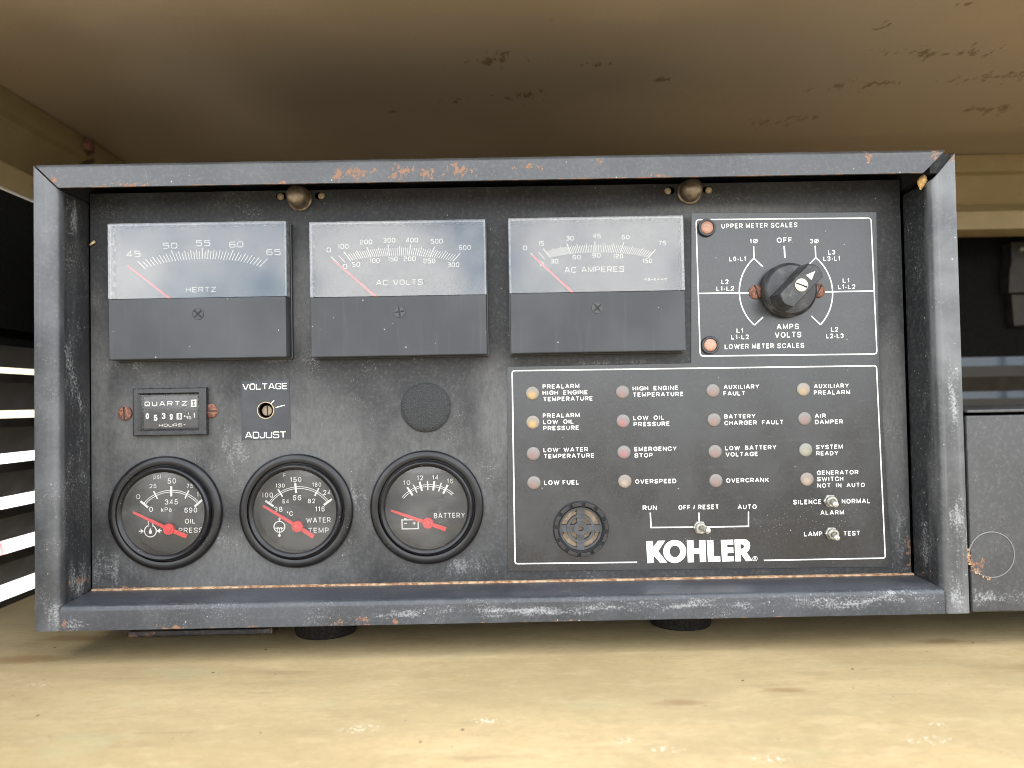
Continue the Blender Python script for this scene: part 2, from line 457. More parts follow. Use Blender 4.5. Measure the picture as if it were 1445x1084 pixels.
RUST_A, RUST_B = (.10, .045, .030), (.30, .16, .085)
def black_paint(name, base=(.030, .032, .036), fade=(.085, .088, .093), fade_amt=.5, dust=.35, rust=None, chalk=None, rough=.42, streak=(6, 6, 160), seed=0., edge=None, speck=.25, front=None, haze=None, spec=.5, chalk_amt=.5):
    t = NT(name)
    v = t.vec((1, 1, 1), (seed, seed * 1.7, seed * .6))
    big = t.noise(22, 5, .6, v)
    st = t.noise(1, 4, .6, t.vec(streak, (seed, 0, 0)))
    fm = t.math('MULTIPLY', t.ramp(big, .35, .72, .25, 1), fade_amt)
    if front: fm = t.math('MULTIPLY', fm, t.ramp(t.xyz()[1], front, front + .003, 1, 0))  # paler tone on front faces only, returns keep the base tone
    col = t.mix(fm, base, fade)
    if haze:      # dried dust in broad smears; also paints lighter tone below the lip's shade
        hz_ = t.ramp(t.math('ADD', t.spots(haze), t.math('MULTIPLY', t.math('SUBTRACT', t.noise(34, 3, .65, v), .5), .9)), .0, .8)
        hz_ = t.math('MULTIPLY', hz_, t.ramp(t.noise(500, 3, .75, t.vec((1.3, 1, .5))), .3, .7, .6, 1))
        col = t.mix(t.math('MULTIPLY', hz_, .25), col, (.34, .34, .33))
    col = t.mix(t.ramp(st, .55, .8, 0, .25), col, tuple(a * 1.7 for a in fade))
    fine = t.noise(420, 3, .7)
    col = t.mix(t.ramp(fine, .45, .75, 0, .22), col, (.16, .16, .16))
    # pale dust lying in clumps
    cl = t.ramp(t.noise(30, 5, .65, t.vec((1, 1, 1), (3 + seed, 1, 2))), .5, .75)
    gr = t.ramp(t.noise(900, 2, .8), .52, .72)
    col = t.mix(t.math('MULTIPLY', t.math('MULTIPLY', cl, gr), dust), col, (.42, .40, .36))
    sp = t.math('ADD', t.specks(520, .20, .06), t.math('MULTIPLY', t.specks(1100, .30, .30), cl))
    col = t.mix(t.math('MULTIPLY', t.math('MINIMUM', sp, 1.), speck * 2), col, (.62, .58, .5))
    rg = t.ramp(big, .3, .75, rough * .8, rough * 1.25)
    if chalk:
        s = t.spots(chalk)
        nz = t.noise(110, 4, .7, t.vec(tuple(.25 + min(q_, 100) / 110 for q_ in streak)))
        g2 = t.noise(800, 2, .7)
        f = t.ramp(t.math('ADD', t.math('ADD', t.math('MULTIPLY', s, .75), t.math('MULTIPLY', t.math('SUBTRACT', nz, .5), 2.2)), t.math('MULTIPLY', t.math('SUBTRACT', g2, .5), 1.6)), .45, 1.1, 0, chalk_amt)
        col = t.mix(f, col, (.46, .47, .47)); rg = t.math('ADD', rg, t.math('MULTIPLY', f, .3))
    rf = None
    if rust:
        s = t.spots(rust); nz = t.noise(300, 4, .72)
        rf = t.ramp(t.math('ADD', t.math('MULTIPLY', s, .8), t.math('MULTIPLY', t.math('SUBTRACT', nz, .5), 3.2)), .52, .80)
        rf = t.math('MULTIPLY', rf, t.ramp(s, .0, .12))
    if edge:
        ax, lo, hi, amt = edge
        p = t.xyz()[ax]
        e = t.ramp(p, lo, hi, 1, 0) if lo < hi else t.ramp(p, hi, lo, 0, 1)
        nz = t.noise(120, 3, .7, t.vec((1, 1, .4)))
        ef = t.ramp(t.math('ADD', t.math('MULTIPLY', e, amt), t.math('MULTIPLY', t.math('SUBTRACT', nz, .5), 2.5)), .6, .8)
        rf = ef if rf is None else t.math('MAXIMUM', rf, ef)
    if rf is not None:
        rc = t.mix(t.noise(600, 3, .7), RUST_A, RUST_B)
        col = t.mix(rf, col, rc); rg = t.math('ADD', rg, t.math('MULTIPLY', rf, .4))
    t.bump(t.math('ADD', t.math('MULTIPLY', fine, .6), t.math('MULTIPLY', big, 1.5)), .18, .0006)
    return t.out(col, rg, 0., spec)

YP = 0.031          # painted face panel
YF = 0.0            # frame front
ZD = -0.1445        # deck surface
ZR = 0.2235         # roof underside
XL = onZ(22, 850, ZD)[0]   # inner side of the left louvered wall
def sp(px, py, Y, rx, rz, ry=.02):
    x, z = onY(px, py, Y); return (x, Y, z, rx, ry, rz)

M = {}
M['panel'] = black_paint('panel paint', (.020, .020, .021), (.042, .043, .044), .8, .4, seed=1., rough=.5, spec=.22, chalk_amt=.26, streak=(90, 6, 8),
    haze=[sp(230, 600, YP, .06, .05), sp(420, 640, YP, .09, .06), sp(330, 790, YP, .11, .035), sp(600, 690, YP, .07, .065), sp(140, 560, YP, .012, .09), sp(1262, 600, YP, .012, .09), sp(700, 600, YP, .02, .06), sp(425, 420, YP, .012, .05), sp(980, 300, YP, .12, .006)],
    chalk=[sp(220, 530, YP, .020, .014), sp(330, 640, YP, .016, .022), sp(150, 800, YP, .022, .024), sp(320, 760, YP, .012, .018), sp(660, 800, YP, .03, .012), sp(500, 700, YP, .012, .02), sp(1270, 760, YP, .010, .04), sp(180, 515, YP, .03, .008), sp(400, 508, YP, .04, .004), sp(860, 512, YP, .05, .003)],
    rust=[sp(190, 834, YP, .03, .004), sp(1000, 820, YP, .10, .002), sp(1282, 780, YP, .003, .02)])
M['frame_top'] = black_paint('top rail paint', (.028, .029, .030), (.060, .062, .064), .8, .3, seed=2., rough=.36, streak=(5, 60, 260),
    rust=[sp(478, 248, 0, .010, .0075), sp(502, 244, 0, .016, .0075), sp(565, 243, 0, .012, .007), sp(600, 245, 0, .010, .006), sp(648, 240, 0, .014, .007), sp(400, 260, 0, .02, .003), sp(750, 236, 0, .016, .003), sp(847, 229, 0, .004, .004), sp(1225, 222, 0, .006, .005), sp(1320, 216, 0, .008, .007), sp(75, 255, 0, .006, .005), sp(930, 248, 0, .01, .002), sp(185, 262, 0, .03, .003)],
    edge=(2, .1121, .1130, .62))
M['frame_bottom'] = black_paint('bottom rail paint', (.022, .025, .030), (.062, .067, .075), .75, .5, seed=3., rough=.38, streak=(5, 60, 200),
    chalk=[sp(1300, 843, 0, .022, .009), sp(1210, 848, 0, .075, .0085), sp(960, 856, 0, .15, .0068), sp(700, 862, 0, .10, .0058), sp(560, 868, 0, .05, .006), sp(100, 880, 0, .012, .009)],
    rust=[sp(513, 876, 0, .006, .006), sp(480, 880, 0, .006, .004), sp(560, 878, 0, .004, .005), sp(240, 887, 0, .016, .003), sp(360, 886, 0, .01, .002), sp(800, 876, 0, .02, .002), sp(91, 880, 0, .002, .009)],
    edge=(2, -.1252, -.1242, .45))
M['frame_left'] = black_paint('left stile paint', (.018, .019, .021), (.110, .114, .120), .85, .55, seed=4., rough=.38, streak=(220, 60, 5), front=.004,
    chalk=[sp(80, 870, 0, .010, .020), sp(105, 820, .015, .012, .022), sp(110, 300, .015, .008, .022), sp(100, 600, .015, .006, .1)],
    rust=[sp(115, 819, .02, .003, .004), sp(70, 248, 0, .006, .004)])
M['frame_right'] = black_paint('right stile paint', (.014, .015, .016), (.155, .160, .163), .9, .5, seed=5., rough=.36, streak=(220, 60, 5), front=.004,
    chalk=[sp(1345, 845, 0, .014, .020), sp(1350, 740, 0, .010, .035), sp(1300, 760, .015, .010, .03), sp(1345, 560, 0, .006, .05)],
    rust=[sp(1340, 225, 0, .006, .005), sp(1282, 790, .03, .003, .02)])
M['cabinet'] = black_paint('cabinet paint', (.03, .03, .032), (.07, .07, .075), .5, .3, seed=6.)
M['box'] = black_paint('junction box paint', (.030, .031, .032), (.054, .055, .056), .8, .2, seed=7., rough=.45, streak=(12, 6, 40),
    chalk=[sp(1400, 845, 0, .06, .008)], rust=[sp(1380, 800, 0, .008, .010), sp(1440, 575, 0, .03, .0012), sp(1400, 575, 0, .01, .0012)])
M['interior'] = plain('unlit interior', (.012, .012, .012), .8)
t = NT('overlay film')
f = t.noise(25, 5, .6, t.vec((1, 1, .8), (5, 5, 5)))
c_ = t.mix(t.ramp(f, .35, .7), (.013, .0135, .0145), (.026, .027, .029))
c_ = t.mix(t.ramp(t.noise(1, 4, .6, t.vec((14, 6, 220))), .55, .8, 0, .08), c_, (.12, .12, .125))
c_ = t.mix(t.ramp(t.noise(700, 2, .6), .5, .8, 0, .07), c_, (.2, .2, .2))
tg = t.spots([sp(1165, 725, YP, .028, .016), sp(1100, 735, YP, .02, .012), sp(990, 760, YP, .02, .006)])
c_ = t.mix(t.math('MINIMUM', t.math('ADD', t.math('MULTIPLY', t.specks(560, .2, .03), .8), t.math('MULTIPLY', t.math('MULTIPLY', t.specks(900, .3, .35), tg), 1.6)), .7), c_, (.55, .53, .5))
c_ = t.mix(t.math('MULTIPLY', t.specks(330, .16, .02), .9), c_, (.006, .006, .006))
M['film'] = t.out(c_, t.ramp(f, .3, .7, .20, .32), 0., .62)
M['print'] = plain('white print', (.86, .86, .82), .5, var=.06)
M['print_cream'] = plain('cream print', (.76, .75, .66), .5, var=.08)
M['plastic'] = plain('black moulded plastic', (.020, .021, .024), .34, var=.3, scale=160)
t = NT('matt meter cover')
f = t.noise(16, 5, .6)
c_ = t.mix(t.ramp(f, .35, .7), (.020, .022, .025), (.046, .049, .053))
c_ = t.mix(t.ramp(t.noise(1, 4, .6, t.vec((260, 6, 20))), .55, .85, 0, .2), c_, (.12, .125, .135))
c_ = t.mix(t.math('MULTIPLY', t.specks(420, .16, .03), .8), c_, (.6, .58, .52))
M['cover'] = t.out(c_, t.ramp(f, .3, .7, .34, .5), 0., .4)
M['gloss'] = plain('glossy black plastic', (.016, .016, .018), .24, var=.3)
t = NT('gauge bezel')
f = t.noise(60, 5, .6)
c_ = t.mix(t.ramp(f, .4, .75), (.005, .005, .006), (.014, .014, .016))
c_ = t.mix(t.math('MULTIPLY', t.math('MULTIPLY', t.specks(1300, .35, .4), t.ramp(t.noise(40, 3, .6), .5, .7)), .6), c_, (.5, .5, .48))
M['bezel'] = t.out(c_, .30, 0., .42)
M['dial'] = plain('black dial', (.018, .018, .019), .6, var=.3, scale=80)
M['dial_gauge'] = plain('gauge dial', (.018, .018, .018), .6, var=.3, scale=60)
M['red'] = plain('red pointer', (.80, .025, .03), .4, var=.08)
M['red_thin'] = plain('red meter pointer', (.80, .02, .02), .5, var=.05)
t = NT('textured black plug')
f = t.noise(1500, 3, .6)
t.bump(f, .9, .0006)
M['plug'] = t.out(t.mix(t.ramp(f, .4, .7), (.018, .019, .020), (.042, .044, .046)), .55, 0., .35)
t = NT('knob plastic')
f = t.noise(130, 5, .65)
c_ = t.mix(t.ramp(f, .45, .75), (.020, .020, .021), (.075, .072, .068))
c_ = t.mix(t.math('MULTIPLY', t.specks(900, .28, .15), .5), c_, (.4, .36, .28))
t.bump(t.noise(1200, 2), .3, .0004)
M['knob'] = t.out(c_, .45)
t = NT('rusted screw')
f = t.noise(700, 4, .7)
t.bump(f, .6, .0005)
M['rust'] = t.out(t.mix(t.ramp(f, .35, .65), (.085, .035, .022), (.27, .12, .075)), .8)
M['rust_line'] = t.m
t = NT('rusty bead')
f = t.noise(300, 4, .7)
M['bead'] = t.out(t.mix(t.ramp(f, .35, .65), (.22, .10, .045), (.50, .36, .22)), .8)
M['zinc'] = plain('dull zinc', (.42, .41, .36), .38, .75, var=.25, scale=900)
M['lever'] = plain('toggle lever metal', (.60, .59, .52), .28, .8, var=.2, scale=900)
M['brass'] = plain('pale brass screw', (.46, .40, .30), .35, .8, var=.25, scale=900)
M['stud'] = plain('aged brass stud', (.20, .155, .11), .42, .55, var=.35, scale=250)
M['tan_bit'] = plain('tan rivet', (.42, .33, .2), .7, var=.3, scale=900)
M['bronze'] = plain('dusty bronze', (.30, .23, .16), .5, .3, var=.4, scale=350)
M['grille'] = plain('grey grille plastic', (.05, .052, .056), .5, var=.3, scale=300)
M['rubber'] = plain('black rubber', (.014, .012, .010), .9, spec=.12, var=.6, scale=700)
M['copper'] = plain('orange lens', (.44, .24, .17), .5, var=.22, scale=1100)
M['label'] = plain('black label', (.026, .028, .034), .4, var=.3, scale=80)
def lens(name, tint, spot):
    t = NT(name)
    tcn = t.n('ShaderNodeTexCoord')
    o = t.vec((1, 1, 1), (0.0004, 0, 0.0011), tcn.outputs['Object'])
    q = t.n('ShaderNodeVectorMath'); q.operation = 'LENGTH'; t.t.links.new(o, q.inputs[0])
    f = t.ramp(q.outputs['Value'], .0003, .0036, 1, 0)
    nz = t.noise(1800, 3, .7)
    c = t.mix(t.math('MULTIPLY', f, t.ramp(nz, .2, .7, .55, 1)), tint, spot)
    c = t.mix(t.ramp(nz, .55, .8, 0, .35), c, (.45, .42, .38))
    t.bump(nz, .3, .0004)
    return t.out(c, .35)
M['lens_amber'] = lens('amber lens', (.20, .18, .15), (.52, .30, .07))
M['lens_amber_pale'] = lens('pale amber lens', (.22, .20, .17), (.38, .25, .11))
M['lens_red'] = lens('red lens', (.17, .155, .145), (.33, .10, .10))
M['lens_pink'] = lens('faded red lens', (.17, .155, .14), (.24, .125, .11))
M['lens_dusty'] = lens('dusty lens', (.20, .17, .145), (.36, .28, .22))
M['lens_green'] = lens('pale green lens', (.20, .20, .17), (.27, .26, .18))
def glass(name, dust_lo, dust_hi, sc=(1, 1, 1), rough=.04, ior=1.52):
    t = NT(name); T = t.t
    tr = t.n('ShaderNodeBsdfTransparent'); gl = t.n('ShaderNodeBsdfGlossy'); df = t.n('ShaderNodeBsdfDiffuse')
    fr = t.n('ShaderNodeFresnel'); fr.inputs['IOR'].default_value = ior
    gl.inputs['Roughness'].default_value = rough
    df.inputs['Color'].default_value = (.62, .62, .60, 1)
    m1 = t.n('ShaderNodeMixShader'); T.links.new(fr.outputs[0], m1.inputs[0]); T.links.new(tr.outputs[0], m1.inputs[1]); T.links.new(gl.outputs[0], m1.inputs[2])
    d = t.ramp(t.noise(28, 6, .65, t.vec(sc)), .35, .75, dust_lo, dust_hi)
    d = t.math('ADD', d, t.ramp(t.noise(1, 5, .7, t.vec((240, 10, 90))), .6, .8, 0, dust_hi * .6))
    d = t.math('ADD', d, t.math('MULTIPLY', t.specks(900, .22, .04), .35))
    m2 = t.n('ShaderNodeMixShader'); T.links.new(d, m2.inputs[0]); T.links.new(m1.outputs[0], m2.inputs[1]); T.links.new(df.outputs[0], m2.inputs[2])
    T.links.new(m2.outputs[0], T.nodes['Material Output'].inputs['Surface'])
    return t.m
M['glass'] = glass('meter window', .025, .10, ior=1.62)
M['glass_clear'] = glass('counter window', .0, .03, ior=1.34)
M['glass_gauge'] = glass('gauge glass', .018, .10, (1, 1, 1.4))
M['glass_edge'] = plain('clear plastic edge', (.13, .135, .145), .25, var=.3)

TAN = (.46, .375, .20)
t = NT('tan deck paint')
v1 = t.vec((1, 2.2, 1))
f = t.noise(7, 6, .6, v1)
c_ = t.mix(t.ramp(f, .35, .7), (.42, .318, .165), (.51, .388, .205))
c_ = t.mix(t.ramp(t.noise(45, 3, .7, t.vec((1, 1.8, 1), (3, 7, 1))), .42, .66, 0, .28), c_, (.31, .235, .12))
c_ = t.mix(t.ramp(t.noise(150, 3, .7, t.vec((.7, 1.6, 1))), .52, .72, 0, .25), c_, (.60, .49, .29))
# darker tone with a wavy front edge
wv = t.math('ADD', t.xyz()[1], t.math('MULTIPLY', t.math('SUBTRACT', t.noise(9, 5, .6, t.vec((1, .3, 1))), .5), .05))
film = t.ramp(wv, -.088, -.082, 0, 1)
c_ = t.mix(t.ramp(t.noise(420, 3, .75, t.vec((.6, 1.2, 1))), .40, .66, 0, .22), c_, (.27, .20, .10))
c_ = t.mix(t.ramp(t.noise(75, 3, .75, t.vec((.5, 1.5, 1), (5, 2, 1))), .54, .66, 0, .26), c_, (.58, .46, .27))
c_ = t.mix(t.math('MULTIPLY', film, .18), c_, (.30, .245, .135))
c_ = t.mix(t.ramp(t.noise(30, 6, .7, t.vec((.5, 2, 1), (2, 2, 2))), .56, .74, 0, .35), c_, (.24, .17, .085))
c_ = t.mix(t.ramp(t.noise(1, 4, .6, t.vec((6, 130, 1))), .55, .8, 0, .22), c_, (.28, .22, .12))
c_ = t.mix(t.ramp(t.noise(14, 4, .6, t.vec((1, 2, 1), (8, 1, 1))), .58, .74, 0, .30), c_, (.36, .36, .20))
def dk(px, py, rx, ry): 
    x, y = onZ(px, py, ZD); return (x, y, ZD, rx, ry, .02)
rs = t.spots([dk(960, 993, .022, .006), dk(1110, 975, .02, .006), dk(100, 900, .04, .012), dk(30, 930, .05, .012), dk(1330, 905, .03, .007)])
c_ = t.mix(t.ramp(t.math('ADD', rs, t.math('SUBTRACT', t.noise(90, 5, .7, t.vec((.6, 2, 1))), .8)), 0, .5, 0, .7), c_, (.26, .16, .07))
c_ = t.mix(t.math('MULTIPLY', t.specks(120, .10, .22, t.vec((1, .7, 1))), .9), c_, (.05, .035, .025))
c_ = t.mix(t.math('MULTIPLY', t.specks(300, .14, .08), .8), c_, (.08, .055, .035))
c_ = t.mix(t.math('MULTIPLY', t.specks(330, .12, .03), .8), c_, (.75, .70, .58))
ws = t.spots([dk(505, 1028, .012, .006), dk(690, 1018, .012, .005), dk(1090, 1072, .012, .005), dk(940, 1058, .010, .004), dk(1310, 1045, .014, .006), dk(1325, 1023, .008, .004), dk(880, 1045, .006, .004), dk(55, 965, .008, .005)])
c_ = t.mix(t.math('MULTIPLY', t.ramp(ws, .0, .9), t.ramp(t.noise(520, 3, .7), .56, .62)), c_, (.85, .80, .66))
sc_ = t.math('MULTIPLY', t.ramp(t.noise(1, 2, .5, t.vec((9, 700, 1), (3, 1, 0))), .66, .70), t.ramp(t.noise(20, 3, .6, t.vec((1, 1, 1), (1, 9, 2))), .52, .62))
c_ = t.mix(t.math('MULTIPLY', sc_, .5), c_, (.20, .135, .07))
c_ = t.mix(t.math('MULTIPLY', t.specks(45, .075, .18, t.vec((1, .6, 1), (2, 2, 0))), .75), c_, (.07, .045, .03))
t.bump(t.math('ADD', t.noise(12, 3), t.math('MULTIPLY', t.noise(260, 3, .7), .06)), .35, .004)
M['deck'] = t.out(c_, t.ramp(f, .3, .7, .38, .55))
t = NT('tan roof paint')
f = t.noise(6, 5, .55)
c_ = t.mix(t.ramp(f, .35, .7), (.36, .282, .195), (.43, .337, .235))
c_ = t.mix(t.ramp(t.noise(500, 2, .6), .5, .8, 0, .12), c_, (.2, .16, .1))
def rf(px, py, rx, ry):
    x, y = onZ(px, py, ZR); return (x, y, ZR, rx, ry, .02)
rs = t.spots([rf(700, 85, .035, .02), rf(632, 145, .022, .010), rf(745, 135, .04, .02), rf(1190, 120, .05, .018), rf(1235, 118, .03, .012), rf(1245, 40, .016, .014), rf(1080, 175, .035, .02), rf(1130, 165, .035, .016), rf(1300, 75, .06, .016), rf(1360, 75, .04, .02), rf(840, 92, .03, .010), rf(940, 112, .014, .010), rf(1400, 110, .06, .02), rf(1400, 155, .05, .02), rf(560, 158, .014, .005), rf(1370, 5, .02, .008)])
rn = t.noise(130, 5, .7, t.vec((1.15, .55, 1)))
rk = t.ramp(t.math('ADD', t.math('MULTIPLY', rs, .42), t.math('MULTIPLY', t.math('SUBTRACT', rn, .5), 1.6)), .31, .47)
c_ = t.mix(t.math('MULTIPLY', rk, .85), c_, t.mix(t.noise(300, 3), (.10, .062, .024), (.20, .125, .048)))
c_ = t.mix(t.math('MULTIPLY', t.specks(60, .06, .10), .7), c_, (.08, .06, .04))
c_ = t.mix(t.math('MULTIPLY', t.specks(180, .10, .05, t.vec((1, .6, 1))), .6), c_, (.12, .085, .05))
t.bump(t.noise(500, 2), .15, .0006)
M['roof'] = t.out(c_, t.ramp(f, .3, .7, .42, .6))
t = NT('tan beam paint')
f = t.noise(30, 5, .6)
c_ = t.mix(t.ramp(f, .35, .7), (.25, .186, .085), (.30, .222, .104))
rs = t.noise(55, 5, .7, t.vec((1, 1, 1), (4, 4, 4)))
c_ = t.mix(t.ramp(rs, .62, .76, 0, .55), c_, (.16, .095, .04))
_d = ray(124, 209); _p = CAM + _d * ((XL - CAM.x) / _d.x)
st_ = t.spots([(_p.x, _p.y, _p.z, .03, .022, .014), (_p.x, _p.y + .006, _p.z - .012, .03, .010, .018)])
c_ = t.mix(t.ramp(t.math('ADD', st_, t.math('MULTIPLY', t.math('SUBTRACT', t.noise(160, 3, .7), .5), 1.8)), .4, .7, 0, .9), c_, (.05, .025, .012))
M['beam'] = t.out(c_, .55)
M['louver'] = plain('dark louver paint', (.030, .026, .020), .6, var=.35, scale=60)
M['louver_black'] = plain('black wall lining', (.004, .004, .0035), .9, spec=.2)
M['ground'] = plain('brown gravel', (.20, .185, .155), .9, var=.2, scale=30)
M['white_paint'] = plain('white trailer paint', (.80, .80, .78), .4, var=.04, scale=4)
M['red_paint'] = plain('red trailer lettering', (.65, .05, .06), .5)
M['grey_paint'] = plain('blue grey container paint', (.042, .050, .060), .7, spec=.2, var=.1, scale=3)
M['cream_wall'] = plain('cream wall', (.72, .62, .42), .8, var=.08, scale=3)
M['tyre'] = plain('tyre rubber', (.02, .02, .02), .8)
M['bracket'] = plain('grimy bracket metal', (.030, .026, .020), .55, .3, var=.5, scale=90)
M['cocoon'] = plain('dry cocoon', (.55, .34, .12), .8, var=.5, scale=400)
M['leaf'] = plain('dry leaf stalk', (.62, .48, .26), .8, var=.3, scale=400)

# ------------------------------------------------------------------ the setting: deck, roof, walls, ground
XRW = 1.05                                     # far right wall, out of view
YW = 0.42                                      # back wall behind the beam
YB = 0.315                                     # back of the compartment
YFRONT = -0.30
YRF = -0.04                                    # front edge of the roof
def grid(x0, x1, y0, y1, z, nx, ny, amp=0, seed=0):
    rnd = random.Random(seed); v = []; f = []
    for j in range(ny + 1):
        for i in range(nx + 1):
            x = x0 + (x1 - x0) * i / nx; y = y0 + (y1 - y0) * j / ny
            v.append((x, y, z + amp * (math.sin(x * 9 + 1) * math.cos(y * 11) + .4 * math.sin(x * 23 + y * 17))))
    for j in range(ny):
        for i in range(nx):
            a = j * (nx + 1) + i; f.append((a, a + 1, a + nx + 2, a + nx + 1))
    return v, f
v, f = grid(XL, XRW, YFRONT, .75, ZD, 60, 40, .0004)
n0 = len(v); mbd = MB().add(v, f)
mbd.box(XL, XRW, YFRONT - .002, YFRONT - .0005, ZD - .12, ZD - .0008)
struct(mbd.build('deck', M['deck'], smooth=30), 'tan painted sheet metal deck with specks, scuffs and brown stains')
v, f = grid(XL - .002, XRW, YRF, YB + .004, ZR, 60, 30, .0006)
mbr = MB().add(v, [list(reversed(q)) for q in f])
mbr.box(XL - .05, XRW, YRF, .8, ZR + .004, ZR + .03)
mbr.box(XL - .05, XRW, YRF - .0025, YRF - .0005, ZR - .006, ZR + .03)
roof = struct(mbr.build('roof', M['roof'], smooth=30), 'tan painted roof underside with small rust spots')
# folded beam under the roof: profile of (depth inward, height below roof)
BP = [(0, -.0005), (-.001, -.017), (.004, -.0195), (.020, -.040), (.022, -.043), (.010, -.0545), (-.002, -.0555), (-.003, -.0565), (-.003, -.0735), (.003, -.0742), (.03, -.0742), (.03, -.0005)]
prof = [(ZR + dz, YB + dy) for dy, dz in BP]
extrude(prof, 'x', XL - .03, XRW).build('back_beam', M['beam'], roof, smooth=25)
v = [(XL - dy - .001, YRF, ZR + dz) for dy, dz in BP] + [(XL - dy - .001, YB - .004, ZR + dz) for dy, dz in BP]
n = len(BP)
f = [list(range(n)), [2 * n - 1 - i for i in range(n)]] + [(i, n + i, n + (i + 1) % n, (i + 1) % n) for i in range(n)]
sb = mk('side_beam', v, f, M['beam'], roof, smooth=25)
# rusty bolt with a stain on the side beam
d_ = ray(122, 205); tt_ = (XL - CAM.x) / d_.x; pb_ = CAM + d_ * tt_
yb_, zbolt = pb_.y, pb_.z
bolt = MB()
bx = XL - .001
bolt.add([(bx + .006 if k >= 6 else bx, yb_ + .005 * math.cos(R(60 * k)), zbolt + .005 * math.sin(R(60 * k))) for k in range(12)],
         [(0, 1, 2, 3, 4, 5), (11, 10, 9, 8, 7, 6)] + [(k, (k + 1) % 6, 6 + (k + 1) % 6, 6 + k) for k in range(6)])
bolt.build('rusty_bolt', M['rust'], sb)

# left louvered wall
lw = struct(mk('side_wall', *(lambda m: (m.v, m.f))(MB().box(XL - .002, XL, YRF, YW, .0385, ZR - .0752).box(XL - .03, XL - .0022, -.16, -.14, ZD - .1, .0118).box(XL - .0022, XL, YRF, YW, ZD - .1, ZD - .004)), M['louver_black']), 'black left wall of the compartment with bright louver slots')
def lz(py): 
    d = ray(22, py); tt = (XL - CAM.x) / d.x; return (CAM + d * tt).z
tops = [lz(q) for q in (514.5, 578, 640, 703, 766, 827)]
pitch = (tops[0] - tops[-1]) / 5
blade_me = None
for k in range(-1, 6):
    z0 = tops[0] - pitch * k - .0068 if k >= 0 else tops[0] + pitch - .0068
    # inner edge at z0, outer edge lower
    if blade_me is None:
        m = MB(); h, wd, th = pitch - .0068, .016, .0012
        m.add([(0, -.16, 0), (-wd, -.16, -h), (-wd, -.16, -h - th), (0, -.16, -.0065), (0, YB + .05, 0), (-wd, YB + .05, -h), (-wd, YB + .05, -h - th), (0, YB + .05, -.0065)],
              [(0, 1, 2, 3), (7, 6, 5, 4), (0, 4, 5, 1), (1, 5, 6, 2), (2, 6, 7, 3), (3, 7, 4, 0)])
        o = m.build('louver_blade', M['louver'], lw, loc=(XL, 0, z0)); blade_me = o.data
    else:
        mko('louver_blade', blade_me, M['louver'], lw, loc=(XL, 0, z0))

# back wall on the right with louvers

zb1 = onY(1400, 505, YW)[1]; zb2 = onY(1400, 551, YW)[1]
bp = zb1 - zb2
bw = struct(MB().box(.20, XRW, YW, YW + .003, zb1 + .001, ZR - .002).box(.20, XRW, YW, YW + .003, ZD - .05, zb1 - 4.2 * bp).build('back_wall', M['louver_black']), 'black back wall of the compartment with louver slots')
bl_me = None
for k in range(0, 5):
    z0 = zb1 - bp * k - .0088
    if bl_me is None:
        m = MB(); h, wd = bp - .0088, .014
        m.add([(.20, 0, 0), (.20, wd, -h), (.20, wd, -h - .001), (.20, 0, -.012), (XRW, 0, 0), (XRW, wd, -h), (XRW, wd, -h - .001), (XRW, 0, -.012)],
              [(3, 2, 1, 0), (4, 5, 6, 7), (1, 5, 4, 0), (2, 6, 5, 1), (3, 7, 6, 2), (0, 4, 7, 3)])
        o = m.build('louver_blade', M['louver'], bw, loc=(0, YW, z0)); bl_me = o.data
    else:
        mko('louver_blade', bl_me, M['louver'], bw, loc=(0, YW, z0))
# closing walls out of view: right side and lining behind the cabinet
struct(MB().box(XRW, XRW + .003, -.16, .76, ZD - .1, ZR + .03).build('side_wall', M['louver_black']), 'right end wall of the compartment')
struct(MB().box(XL - .03, .1995, YW, YW + .003, ZD - .05, ZR).build('back_wall', M['louver_black']), 'lining behind the control cabinet')
# ground all round
v, f = grid(-400, 400, -400, 400, -1.05, 8, 8)
struct(mk('ground', v, f, M['ground']), 'gravel yard outside')

# things outside, seen only through the slots
tr = empty('trailer', (-2.0, 1.6, -1.05), 'low white trailer with red lettering, glimpsed through the left louver slots', 'trailer')
MB().box(-2.9, -1.25, .2, 5.4, -.80, -.26).build('body', M['white_paint'], tr, bevel=.02)
for yy in (.9, 4.4):
    m = MB(); n = 24
    m.add([(-1.24 - (0 if k < n else .2), yy + .3 * math.cos(2 * math.pi * (k % n) / n), -.75 + .3 * math.sin(2 * math.pi * (k % n) / n)) for k in range(2 * n)],
          [list(range(n))] + [(k, (k + 1) % n, n + (k + 1) % n, n + k) for k in range(n)])
    m.build('wheel', M['tyre'], tr)
m = MB()
ring = lambda r: [(-1.243, 1.40 + r * .8 * math.cos(2 * math.pi * k / 32), -.365 + r * math.sin(2 * math.pi * k / 32)) for k in range(32)]
m.add(ring(.055) + ring(.042), [(k, (k + 1) % 32, 32 + (k + 1) % 32, 32 + k) for k in range(32)])
m.build('lettering', M['red_paint'], tr)
ct = empty('storage_container', (4.8, 5.0, -1.05), 'blue grey container outside, glimpsed through the right louver slots', 'container')
m = MB().box(2.90, 6.9, 4.0, 6.4, -.9, .9)
for k in range(20):
    m.box(2.94 + k * .19, 3.04 + k * .19, 3.97, 3.9995, -.88, .88)
m.build('body', M['grey_paint'], ct)
for xx in (2.9, 6.7):
    MB().box(xx - .08, xx + .08, 4.0, 6.3, -1.05, -.901).build('skid', M['tyre'], ct)
bd = empty('cream_building', (2, 16, -1.05), 'cream wall of a building far behind the enclosure', 'building')
MB().box(-30, 30, 14, 20, -1.05, 2.6).build('wall', M['cream_wall'], bd)
MB().box(-30.3, 30.3, 13.7, 20.3, 2.601, 2.85).build('roof', M['grey_paint'], bd)

